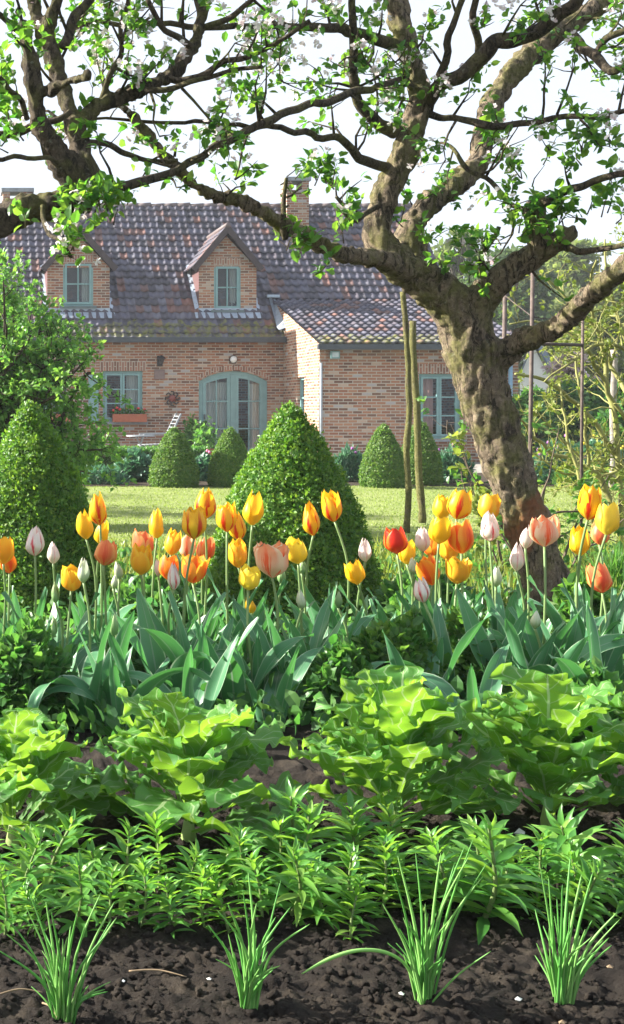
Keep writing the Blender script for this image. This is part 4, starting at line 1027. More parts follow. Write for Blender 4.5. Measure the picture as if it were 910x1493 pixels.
# ---- window boxes, pots, chair
for lab, xx, Y in (('terracotta flower box with red blooms on the sill left of the door', mx(188), YM), ('terracotta flower box on the sill behind the left shrub', mx(80), YM)):
    W1 = .42; zz = WIN1[2] - .004
    T = thing('flower_box', lab, 'flower box', (xx, Y - .1, zz), 'window boxes'); m = MB()
    m.box(xx - W1, xx + W1, Y - .20, Y + .01, zz, zz + .02)
    for a in ((xx - W1, xx + W1, Y - .20, Y - .18), (xx - W1, xx + W1, Y - .01, Y + .01), (xx - W1, xx - W1 + .02, Y - .18, Y - .01), (xx + W1 - .02, xx + W1, Y - .18, Y - .01)): m.box(*a, zz + .022, zz + .2)
    m.box(xx - W1 + .021, xx + W1 - .021, Y - .179, Y - .011, zz + .022, zz + .17); m.build('box', REDPOT, T)
    n = 160; p = np.stack([rng.uniform(xx - W1, xx + W1, n), rng.uniform(Y - .2, Y, n), zz + .17 + rng.random(n) * .14], 1)
    V, Fs, rd = scatter(LEAF, p, rng.normal(size=(n, 3)) + np.array([0, 0, .8]), rng.uniform(.05, .09, n)); leafobj('foliage', V, Fs, rd, DEEPL, T)
    m = MB()
    for i in range(7): m.lathe((rng.uniform(xx - W1, xx + W1), Y - .12, zz + .24 + rng.random() * .1), [(.001, 0), (.035, .02), (.04, .05), (.001, .07)], 7)
    tag(m.build('blooms', REDB, T, True), kind='stuff')
for lab, pxx, Y, s in (('terracotta pot of dark leaves at the left door jamb', 283, 30.4, .9), ('small terracotta pot on the terrace behind the pink blooms', 300, 27.5, .8)):
    X = PX(pxx, Y); T = thing('flower_pot', lab, 'pot', (X, Y, 0), 'terrace pots')
    m = MB(); m.lathe((X, Y, 0.004), [(.001, 0), (.15 * s, 0), (.21 * s, .32 * s), (.235 * s, .32 * s), (.235 * s, .40 * s), (.20 * s, .40 * s), (.19 * s, .34 * s), (.001, .34 * s)], 18); m.build('pot', REDPOT, T, True)
    n = 260; p = rng.normal(size=(n, 3)) * np.array([.16, .16, .2]) * s + np.array([X, Y, .65 * s])
    V, Fs, rd = scatter(LEAF, p, rng.normal(size=(n, 3)) + np.array([0, 0, .8]), rng.uniform(.09, .16, n)); leafobj('foliage', V, Fs, rd, DEEPL, T)
CHW = plain('weathered_white_paint', (.24, .26, .28), .6, .3, .12, 6, .1)
def garden_chair():
    d = 26.5; k = d / F; X = PX(232, d); T = thing('garden_chair', 'pale slatted folding garden chair leaning back under the left window', 'chair', (X, d, 0))
    zs, w = .42, .54; rk = Vector((.30, .02, .62))   # seen from the side: the back leans to the right
    q = lambda a, b: Vector((X + a, d + b, 0))
    m = MB()
    for i in range(6):
        a = -.42 + i * .085; m.box(X + a, X + a + .06, d - w / 2, d + w / 2, zs + .004 * i, zs + .02 + .004 * i)
    m.build('seat', CHW, T)
    m = MB()
    for i in range(8):
        t = .10 + i * .115; c = Vector((X + .10, d, zs)) + rk * t * 1.1
        m.bar(c - Vector((0, w / 2, 0)), c + Vector((0, w / 2, 0)), .062, .018, up=rk)
    for s_ in (-1, 1): m.bar((X + .08, d + s_ * (w / 2 + .02), zs - .03), Vector((X + .08, d + s_ * (w / 2 + .02), zs - .03)) + rk * 1.15, .035, .035)
    m.build('backrest', CHW, T)
    for s_ in (-1, 1):
        for a, b in ((-.40, .22), (.22, -.34)):
            m = MB(); m.bar((X + a, d + s_ * (w / 2 + (.055 if a > 0 else .09)), 0), (X + b, d + s_ * (w / 2 + (.055 if a > 0 else .09)), zs), .03, .03); m.build('leg', CHW, T)
        m = MB(); m.bar((X - .38, d + s_ * (w / 2 + .05), zs + .24), (X + .2, d + s_ * (w / 2 + .05), zs + .26), .05, .025); m.build('armrest', CHW, T)
        m = MB(); m.bar((X - .34, d + s_ * (w / 2 + .05), zs), (X - .34, d + s_ * (w / 2 + .05), zs + .24), .03, .03); m.build('arm_post', CHW, T)
garden_chair()
tb = thing('garden_table', 'small round grey garden table beside the slatted chair', 'table', (PX(205, 26.2), 26.2, 0))
m = MB(); m.lathe((PX(205, 26.2), 26.2, .62), [(.001, 0), (.3, 0), (.3, .03), (.001, .03)], 24); m.build('tabletop', CHW, tb)
for k in range(3):
    a = k * 2.094; m = MB(); m.bar((PX(205, 26.2) + .25 * math.cos(a), 26.2 + .25 * math.sin(a), 0), (PX(205, 26.2) - .1 * math.cos(a), 26.2 - .1 * math.sin(a), .62), .025, .025); m.build('leg', CHW, tb)

# ================================================================== POLES, FRAME, RIGHT HAND TANGLE
POLE = barkmat('mossy_pole', .36, .8)
def pole(name, label, pts, r, mat, group=None):
    p = [P(a, b, d) for a, b, d in pts]; p, rr = catmull(p, [r * (1 - .25 * i / len(p)) for i in range(len(p))], 6)
    p = [q + Vector((noise.noise(q * 3), noise.noise(q * 3 + Vector((5, 5, 5))), 0)) * .022 for q in p]
    V, Fs = tube(p, [x * (1 + .25 * noise.noise(q * 9)) for x, q in zip(rr, p)], 9)
    o = obj(name, V, Fs, mat, None, True, loc=tuple(p[0])); return tag(o, label, 'pole', group)
pole('wooden_pole', 'taller crooked mossy pole on the lawn, left of the pair', [(594, 777, 11.8), (594, 690, 11.75), (596, 590, 11.7), (594, 500, 11.65), (588, 425, 11.6)], .031, POLE, 'mossy poles on the lawn')
pole('wooden_pole', 'thicker tilted mossy pole beside the taller one, nearer the trunk', [(616, 762, 12.6), (612, 680, 12.6), (606, 570, 12.6), (601, 468, 12.6)], .040, POLE, 'mossy poles on the lawn')
pole('wooden_post', 'grey weathered post at the right edge behind the bare canes', [(894, 712, 17.9), (894, 640, 17.9), (895, 510, 17.9)], .05, plain('grey_wood', (.24, .21, .19), .9, .2, .3, 20, .4))
FRM = plain('rusty_frame', (.10, .075, .065), .75, .35, .4, 18, .3)
ar = thing('rose_trellis', 'thin rusty metal climbing frame with crossbar behind the lower right limb', 'garden frame', (PX(775, 9.6), 9.6, 0))
for x0, x1, yt, d, r in ((771, 777, 385, 9.6, .016), (847, 850, 452, 9.75, .012), (730, 737, 400, 10.2, .018)):
    m = MB(); m.tube([(PX(x0, d), d, 0), P((x0 + x1) / 2, 600, d), P(x1, yt, d)], r, 8); m.build('post', FRM, ar, True)
m = MB(); m.tube([P(774, 501, 9.6), P(849, 503, 9.75)], .013, 8); m.tube([P(735, 497, 10.2), P(774, 501, 9.6)], .012, 8); m.build('crossbar', FRM, ar, True)
m = MB(); m.tube([P(735, 430, 10.2), P(776, 462, 9.6), P(849, 470, 9.75)], .003, 5); m.build('wire', FRM, ar)

CANE = plain('yellow_green_cane', (.22, .22, .07), .7, .3, .35, 9, .3); CANED = plain('brown_cane', (.12, .09, .065), .8, .25, .3, 9, .3)
def cane_shrub(name, label, base, canes, rate, mat, leaf, lsz, lmat, seed, level=1, lr=(.15, .4), leafy=.45):
    global rng
    keep = rng; rng = np.random.default_rng(seed)
    T = thing(name, label, 'shrub', base); c = Crown()
    for pts in canes:
        p = [P(a, b, d) for a, b, d, w in pts]; p, r = catmull(p, [w for a, b, d, w in pts], 6)
        p = [q + Vector((noise.noise(q * 5), noise.noise(q * 5 + Vector((5, 5, 5))), noise.noise(q * 5 + Vector((0, 5, 2))))) * .035 for q in p]
        m = MB(); m.tube(p, r, 7); m.build('branch', mat, T, True)
        c.along(p, r, rate, lr, level, leafy, 0, .1, .25, lsz)
    tag(c.tw.build('twigs', mat, T), kind='stuff')
    if c.lp:
        V, Fs, rd = scatter(leaf, np.array([tuple(p) for p in c.lp]), np.array([tuple(p) for p in c.ld]), c.ls); leafobj('foliage', V, Fs, rd, lmat, T)
    rng = keep
d = 10.8
cane_shrub('climbing_rose', 'tangled pruned rose with yellow green canes at the right edge', (PX(870, d), d, 0), [
    [(905, 790, d, .028), (880, 700, d, .026), (850, 680, d, .022), (800, 655, d, .017), (755, 610, d - .2, .010)],
    [(905, 790, d, .026), (900, 640, d, .024), (880, 520, d + .1, .02), (860, 470, d, .015), (790, 400, d, .010)],
    [(920, 700, d, .024), (860, 610, d, .022), (800, 560, d - .2, .017), (750, 545, d - .3, .010)],
    [(930, 640, d, .022), (880, 560, d, .018), (850, 500, d - .1, .014), (800, 470, d, .010), (740, 470, d, .006)],
    [(930, 590, d, .022), (890, 530, d + .3, .018), (860, 440, d + .2, .014), (870, 380, d, .008)],
    [(940, 560, d, .02), (905, 470, d, .016), (890, 420, d, .012), (880, 350, d, .007)],
    [(880, 790, d - .3, .02), (855, 720, d - .3, .018), (830, 640, d - .3, .013), (815, 560, d - .2, .008)],
    [(920, 760, d + .3, .02), (890, 690, d + .3, .016), (820, 690, d + .4, .010), (760, 640, d + .5, .006)],
    [(930, 680, d, .018), (870, 690, d, .014), (820, 640, d, .010), (780, 600, d, .006)],
    [(860, 690, d, .016), (850, 600, d - .2, .012), (840, 520, d - .1, .008)],
    [(930, 520, d - .2, .02), (880, 500, d - .2, .015), (830, 530, d - .3, .010), (790, 560, d - .3, .006)]], 9, CANE, LEAF, .05, YELL, 5, 1, (.2, .6), .35)
d = 8.6
cane_shrub('twiggy_shrub', 'low twiggy brown shrub growing at the right foot of the apple trunk', (PX(800, d), d, 0), [
    [(790, 830, d, .010), (760, 760, d, .009), (700, 700, d, .006), (660, 650, d, .004), (652, 610, d, .003)],
    [(800, 840, d, .010), (790, 740, d, .008), (800, 690, d, .005), (815, 630, d, .003)],
    [(810, 840, d, .010), (840, 770, d, .008), (860, 740, d, .005), (890, 690, d, .003)],
    [(795, 840, d, .009), (775, 780, d, .008), (765, 720, d, .005), (775, 640, d, .003)],
    [(805, 835, d, .010), (800, 760, d, .009), (840, 742, d, .007), (905, 735, d, .004)],
    [(780, 850, d, .008), (735, 790, d, .007), (690, 740, d, .005), (672, 690, d, .003)],
    [(820, 850, d, .008), (850, 800, d, .007), (890, 780, d, .005), (930, 740, d, .003)],
    [(790, 810, d, .008), (815, 780, d, .007), (860, 776, d, .005), (900, 790, d, .003)],
    [(770, 845, d, .008), (790, 780, d, .006), (795, 710, d, .004)]], 8, CANED, LEAF, .06, MIDL, 6, 0, (.1, .3), .5)
d = 8.3
cane_shrub('twiggy_shrub', 'young leafy shoot arching left of the apple trunk above the tulips', (PX(735, d), d, 0), [
    [(735, 830, d, .009), (715, 740, d, .007), (690, 690, d, .005), (668, 640, d, .003), (655, 618, d, .002)],
    [(730, 830, d, .007), (705, 760, d, .005), (690, 710, d, .004), (682, 690, d, .002)]], 9, CANED, LEAF, .075, YELL, 9, 0, (.06, .14), .8)

# ================================================================== BEYOND THE GARDEN
TRB = plain('distant_bark', (.10, .08, .065), .9, .1)
def far_tree(label, px, ytop, wpx, d, mat, leaf, n, seed, group='trees beyond the garden', sparse=.0, trunk=.25, zlow=.18, cat='tree', name='broadleaf_tree'):
    global rng
    keep = rng; rng = np.random.default_rng(seed)
    x = PX(px, d); ht = PZ(ytop, d); rx = wpx / F * d / 2
    T = thing(name, label, cat, (x, d, 0), group)
    m = MB(); m.tube([(x, d, -.2), (x + .1, d, ht * .45), (x - .1, d, ht * .9)], [trunk, trunk * .6, .04], 8)
    c = []; k = 34
    for i in range(k):
        u = rng.random(); z = ht * (zlow + (1 - zlow) * u ** .8); rr = rx * math.sin(math.pi * min(.93, .16 + .80 * u)) ** .7
        a = rng.random() * 6.283; q = rr * rng.uniform(.35, .95)
        c.append((x + q * math.cos(a), d + q * math.sin(a) * .8, z, rx * rng.uniform(.22, .42)))
        m.tube([(x, d, z * .72), (x + q * .55 * math.cos(a), d + q * .5 * math.sin(a), z * .92), (c[-1][0], c[-1][1], z)], [trunk * .28, trunk * .18, .02], 5)
    m.build('trunk', TRB, T, True)
    c = np.array(c); i = rng.integers(0, k, n); v = nrmz(rng.normal(size=(n, 3))) * (rng.random(n) ** .5)[:, None]
    p = c[i, :3] + v * c[i, 3:4] * np.array([1, 1, .75]); p[:, 2] = np.clip(p[:, 2], .1, ht)
    V, Fs, rd = scatter(TRI, p, rng.normal(size=(n, 3)) + v, leaf * rng.uniform(.6, 1.3, n)); leafobj('crown', V, Fs, rd, mat, T)
    rng = keep
FARL = leafmat('far_leaf', [(0, (.06, .095, .03)), (.5, (.10, .14, .04)), (1, (.17, .19, .07))], ((.2, .32, .06), (.4, .46, .12)), .4, .6, .2)
FARD = leafmat('far_dark_leaf', [(0, (.035, .07, .03)), (.5, (.06, .10, .04)), (1, (.09, .14, .05))], ((.1, .2, .05), (.2, .3, .08)), .35, .6, .2)
PINKL = leafmat('pink_blossom_leaf', [(0, (.55, .42, .44)), (.6, (.62, .50, .50)), (1, (.35, .33, .18))], ((.6, .45, .45), (.6, .5, .5)), .4, .6, .2)
far_tree('hazy pale tree rising over the right end of the roof', 672, 342, 120, 62, FARL, .42, 2600, 1)
far_tree('dense hazy green tree right of the roof behind the climbing frame', 745, 372, 150, 58, FARD, .40, 6500, 2)
far_tree('tall hazy yellow green tree behind the white cottage', 835, 362, 150, 66, FARL, .45, 6000, 3)
far_tree('hazy tree at the right edge of the skyline', 925, 395, 150, 60, FARL, .42, 5000, 4)
far_tree('dark hazy tree beside the house gable', 705, 420, 120, 75, FARD, .5, 5000, 5)
far_tree('olive green tree right of the white cottage', 872, 455, 130, 42, FARL, .26, 5200, 6)
far_tree('tall hazy tree far behind, between roof and cottage', 790, 400, 120, 85, FARD, .55, 5000, 12)
far_tree('low blossoming pale pink tree in front of the white cottage', 832, 520, 80, 33, PINKL, .16, 2600, 7, cat='tree', trunk=.12)
far_tree('dark rounded evergreen below the white cottage', 778, 572, 70, 27, DEEPL, .15, 3800, 8, 'dark evergreens beyond the border', trunk=.1, zlow=.02, name='evergreen_shrub', cat='shrub')
far_tree('broad dark evergreen behind the grey post', 842, 556, 100, 28, DEEPL, .15, 5200, 9, 'dark evergreens beyond the border', trunk=.1, zlow=.02, name='evergreen_shrub', cat='shrub')
far_tree('dark evergreen at the right edge beyond the border', 922, 560, 90, 26, DEEPL, .15, 4400, 10, 'dark evergreens beyond the border', trunk=.1, zlow=.02, name='evergreen_shrub', cat='shrub')
far_tree('thin leaved tree standing left of the lawn beside the spreading shrub', -420, 250, 260, 15.5, FARL, .09, 2600, 21, 'garden trees left of the lawn', trunk=.12, zlow=.35)
far_tree('spreading tree left of the lawn nearer the house', -600, 300, 320, 18.5, FARL, .09, 3200, 22, 'garden trees left of the lawn', trunk=.14, zlow=.3)
# white cottage
def cottage():
    d = 48.0; xa, xb = PX(758, d), PX(802, d); T = thing('white_cottage', 'white gabled cottage with blue grey roof far behind the rose', 'house', ((xa + xb) / 2, d, 0))
    ze = PZ(552, d); zr = PZ(500, d); xm = PX(776, d); L = 4.5; xe = xb + 2.6
    m = MB(); m.add([(xa, d, 0), (xb, d, 0), (xb, d, ze), (xm, d, zr), (xa, d, ze)], [(0, 1, 2, 3, 4)])
    m.quad((xb, d, 0), (xe, d + L, 0), (xe, d + L, ze), (xb, d, ze)); m.quad((xa, d, 0), (xa, d, ze), (xa + 2.6, d + L, ze), (xa + 2.6, d + L, 0))
    m.build('wall', plain('white_render', (.78, .77, .74), .85, .2, .05), T)
    m = MB()
    e = .12
    V = [(xb + .15, d - .15, ze - .1), (xm, d - .15, zr + .03), (xm + 2.6, d + L, zr + .03), (xe + .15, d + L, ze - .1)]
    m.add(V + [(a, b, c + .12) for a, b, c in V], [(0, 1, 2, 3), (7, 6, 5, 4), (0, 4, 5, 1), (3, 2, 6, 7), (0, 3, 7, 4)])
    V = [(xa - .15, d - .15, ze - .1), (xm - .004, d - .15, zr + .03), (xm + 2.59, d + L, zr + .03), (xa + 2.45, d + L, ze - .1)]
    m.add(V + [(a, b, c + .12) for a, b, c in V], [(3, 2, 1, 0), (4, 5, 6, 7), (1, 5, 4, 0), (0, 4, 7, 3)])
    m.build('roof', plain('blue_slate', (.10, .13, .18), .6, .3, .2, 3, .4), T)
cottage()
# ================================================================== TULIPS
def petalmat(name, stops, flame=None, edge=None, tr=(.9, .5, .05), fac=.42, base=None):
    """stops run from petal foot to tip; flame = colour streaked up the middle of each petal"""
    t = NT(name); uv = t.co('UV'); sp = t.new('SeparateXYZ'); t.link(uv, sp.inputs[0]); u0, v = sp.outputs[0], sp.outputs[1]
    u = t.math('ABSOLUTE', t.math('SUBTRACT', u0, .5)); c = t.ramp(v, stops); oi = t.new('ObjectInfo').outputs['Random']
    st = t.new('Mapping'); t.link(uv, st.inputs[0]); st.inputs['Scale'].default_value = (26, 2.2, 1)
    off = t.new('CombineXYZ'); t.link(t.math('MULTIPLY', oi, 40.0), off.inputs[0]); t.link(off.outputs[0], st.inputs['Location'])
    streak = t.noise(1.0, 4, .6, st.outputs[0])
    c = t.mix(t.math('MULTIPLY', t.math('SUBTRACT', streak, .4), .5), c, tuple(x * .75 for x in stops[0][1]))
    if flame:
        col, wid, top = flame
        k = t.math('SUBTRACT', t.math('ADD', wid, t.math('MULTIPLY', t.math('SUBTRACT', streak, .5), .55)), u)
        k = t.math('MULTIPLY', t.math('MULTIPLY', k, 17.0), t.math('SUBTRACT', top, v))
        k = t.math('MINIMUM', t.math('MAXIMUM', k, 0.0), 1.0); c = t.mix(k, c, col)
    if edge:
        k = t.math('MINIMUM', t.math('MAXIMUM', t.math('MULTIPLY', t.math('SUBTRACT', u, t.math('SUBTRACT', .36, t.math('MULTIPLY', streak, .2))), 8.0), 0.0), 1.0); c = t.mix(k, c, edge)
    t.base(c, .42, .3); t.bump(streak, .15, .003)
    mixt = t.mix(.2, c, tr); t.translucent(mixt, fac); return t.m
YEL = (.86, .58, .02); GOLD = (.85, .42, .02); ORG = (.82, .22, .02); RED = (.66, .035, .02)
TM = {
 'yellow': petalmat('tulip_yellow', [(0, (.70, .60, .05)), (.3, YEL), (1, (.90, .56, .02))], tr=(.95, .6, .03)),
 'lemon': petalmat('tulip_lemon', [(0, (.80, .70, .08)), (.4, (.90, .70, .05)), (1, (.92, .72, .06))], tr=(.98, .75, .06)),
 'flame': petalmat('tulip_yellow_red_flame', [(0, (.75, .55, .04)), (.4, YEL), (1, (.90, .50, .02))], ((.60, .03, .01), .17, 1.0), tr=(.95, .55, .03)),
 'gold': petalmat('tulip_gold', [(0, (.75, .50, .04)), (.5, GOLD), (1, (.88, .50, .03))], None, (.88, .60, .04), tr=(.95, .48, .03)),
 'orange': petalmat('tulip_orange', [(0, (.78, .40, .04)), (.5, (.84, .26, .02)), (1, (.85, .33, .03))], ((.74, .10, .015), .16, 1.1), (.90, .50, .05), tr=(.95, .35, .03)),
 'coral': petalmat('tulip_coral', [(0, (.78, .40, .10)), (.4, (.78, .20, .07)), (1, (.82, .26, .10))], ((.72, .12, .05), .15, 1.1), (.88, .48, .16), tr=(.95, .3, .1)),
 'red': petalmat('tulip_red', [(0, (.75, .20, .03)), (.4, RED), (1, (.62, .03, .02))], None, (.85, .22, .03), tr=(.9, .08, .03)),
 'white_red': petalmat('tulip_white_red_flame', [(0, (.72, .70, .55)), (.4, (.82, .78, .70)), (1, (.82, .74, .70))], ((.62, .03, .06), .12, 1.1), None, tr=(.9, .8, .7)),
 'white_pink': petalmat('tulip_white_pink', [(0, (.62, .66, .42)), (.4, (.80, .74, .68)), (1, (.80, .66, .64))], ((.60, .20, .26), .08, 1.0), None, tr=(.9, .75, .65)),
 'salmon': petalmat('tulip_salmon_white', [(0, (.84, .72, .50)), (.35, (.86, .60, .40)), (1, (.84, .28, .12))], ((.82, .14, .05), .14, 1.1), (.88, .74, .5), tr=(.95, .45, .2)),
 'bud': petalmat('tulip_white_green_bud', [(0, (.30, .44, .16)), (.4, (.55, .62, .42)), (1, (.74, .74, .62))], ((.34, .46, .20), .05, 1.0), None, tr=(.7, .8, .5), fac=.3),
 'green': petalmat('tulip_green_bud', [(0, (.14, .28, .09)), (.5, (.25, .40, .16)), (1, (.42, .50, .28))], None, None, tr=(.4, .6, .2), fac=.3),
}
def flower_mesh(shape, seed):
    """six petals in two whorls, unit height"""
    g = np.random.default_rng(seed); V = []; Fs = []; U = []
    prm = {'closed': (.35, .45, 1.08), 'mid': (.40, .70, 1.12), 'open': (.47, .98, 1.2), 'bud': (.27, .22, 1.02)}[shape]
    R0, top, ww = prm; nu, nv = 7, 9
    for w in range(6):
        inner = w % 2; a0 = w * math.pi / 3 + g.normal() * .08; hh = 1.0 + (.03 if inner else -.03) + g.normal() * .07; tl = g.normal() * .11
        b = len(V)
        for j in range(nv):
            v = j / (nv - 1)
            r = R0 * (math.sin(math.pi * .5 * min(1, v / .42)) ** .75 if v < .42 else 1 - (1 - top) * ((v - .42) / .58) ** 1.6)
            r = max(.02, r) * (.90 if inner else 1.0) + tl * v * v * .5
            wd = ww * (.35 + .65 * math.sin(math.pi * .5 * min(1, v / .45))) if v < .45 else ww * math.sqrt(max(0, 1 - ((v - .45) / .555) ** 2.3))
            for i in range(nu):
                u = -1 + 2 * i / (nu - 1); a = a0 + u * wd * .92
                rr = r * (1 - .05 * u * u + .07 * u * u * v * (1 if shape != 'bud' else 0)) + .010 * math.sin(u * 9 + w * 2) * v
                z = hh * (v - .05 * u * u * v + .03 * math.sin(u * 5 + w) * v * v)
                V.append((rr * math.cos(a), rr * math.sin(a), z)); U.append((i / (nu - 1), v))
        for j in range(nv - 1):
            for i in range(nu - 1): q = b + j * nu + i; Fs.append((q, q + 1, q + 1 + nu, q + nu))
    return V, Fs, U
FM = {}
def get_flower(shape, typ, k):
    key = (shape, typ, k)
    if key not in FM:
        V, Fs, U = flower_mesh(shape, hash((shape, k)) % 1000 if False else (len(shape) * 17 + k * 5))
        FM[key] = npmesh('tulip_flower', V, np.array(Fs), TM[typ], True, U)
    return FM[key]
TLEAF = uvleafmat('tulip_leaf', (.045, .165, .080), (.10, .27, .12), (.17, .30, .17), (.12, .42, .08), .30, .38, .5, (.48, .58, .42), stripes=5)
TSTEM = (lambda t: (t.base((.20, .30, .11), .45, .4), t.translucent((.3, .45, .12), .2), t.m)[2])(NT('tulip_stem'))
def strap_leaf(seed, bend, width=.17, twist=.5, fold=.5, wave=.02):
    """unit-length lance blade rising from the ground along +x as it bends"""
    g = np.random.default_rng(seed); nu, nv = 7, 15; V = []; U = []; Fs = []
    x = z = 0.0; ang = .18 + g.random() * .12; ds = 1 / (nv - 1); tw = g.normal() * twist
    ph = g.random() * 6
    for j in range(nv):
        v = j / (nv - 1)
        wd = width * (math.sin(math.pi * min(1, .16 + v * .84) ** .85) ** .8 if v < 1 else 0) * (1 if v < .98 else .1)
        ca, sa = math.cos(ang), math.sin(ang); t = tw * v
        for i in range(nu):
            u = -1 + 2 * i / (nu - 1); f = fold * (1 - .6 * v) * wd * u * u * .9
            lat = u * wd; nrm = f + wave * math.sin(v * 9 + ph + u * 1.5) * abs(u) * (.3 + v)
            y_ = lat * math.cos(t) - nrm * math.sin(t); n_ = lat * math.sin(t) + nrm * math.cos(t)
            V.append((x - ca * n_, y_, z + sa * n_)); U.append((i / (nu - 1), v))
        x += math.sin(ang) * ds; z += math.cos(ang) * ds; ang += bend * ds * (.3 + 1.4 * v)
    for j in range(nv - 1):
        for i in range(nu - 1): q = j * nu + i; Fs.append((q, q + 1, q + 1 + nu, q + nu))
    return npmesh('tulip_leaf', V, np.array(Fs), TLEAF, True, U)
TL_UP = [strap_leaf(k, .25 + .14 * (k % 3), .066 + .010 * (k % 4), .7, .7) for k in range(7)]
TL_ARCH = [strap_leaf(20 + k, 1.3 + .4 * k, .095 + .012 * (k % 3), .6) for k in range(4)]
TL_DROOP = [strap_leaf(40 + k, 2.6 + .5 * k, .10, .8, .35, .03) for k in range(3)]
def add_leaf(T, me, L, az, lean=0.0, z=-.01):
    o = put('leaf', me, T, (.012 * math.cos(az), .012 * math.sin(az), z)); o.rotation_euler = (0, -lean * 0, az)
    o.scale = (L, L, L); return o
TG = 'tulips in the long bed'
def tulip(px, py, w, h, typ, shape, d, label, tilt=None, nleaf=3):
    top = P(px, py - h / 2, d); hh = h / F * d * 1.04; foot = P(px, py + h / 2, d)
    bx = foot.x + rng.normal() * .02; by = d + rng.normal() * .02
    T = thing('tulip', label, 'tulip', (bx, by, 0), TG)
    loc = foot - Vector((bx, by, 0)); bow = Vector((rng.normal() * .02, rng.normal() * .02, 0))
    tilt = tilt if tilt is not None else rng.normal() * .13
    p, r = catmull([Vector((0, 0, -.03)), loc * .35 + bow, loc * .72 + bow * 1.2, loc], [.0062, .0056, .0050, .0052], 4)
    V, Fs = tube(p, r, 7); put('stem', npmesh('tulip_stem', V, Fs, TSTEM, True), T)
    o = put('flower', get_flower(shape, typ, int(rng.integers(0, 3))), T, loc - Vector((0, 0, .003)))
    rad = {'closed': .34, 'mid': .41, 'open': .52, 'bud': .27}[shape]
    sx = (w / F * d / 2) / rad * 1.06
    sx = min(max(sx, hh * .8), hh * 1.35)
    o.scale = (sx, sx, hh); o.rotation_euler = (rng.normal() * .06, tilt, rng.random() * 6.28)
    o.rotation_mode = 'XYZ'
    az = rng.random() * 6.28
    for k in range(nleaf):
        L = rng.uniform(.34, .48) * min(1.12, max(.8, foot.z / .6)); q = rng.random()
        me = TL_UP[int(rng.integers(0, 7))] if q < .72 else TL_ARCH[int(rng.integers(0, 4))]
        add_leaf(T, me, L, az + k * 2.2 + rng.normal() * .35)
    return T
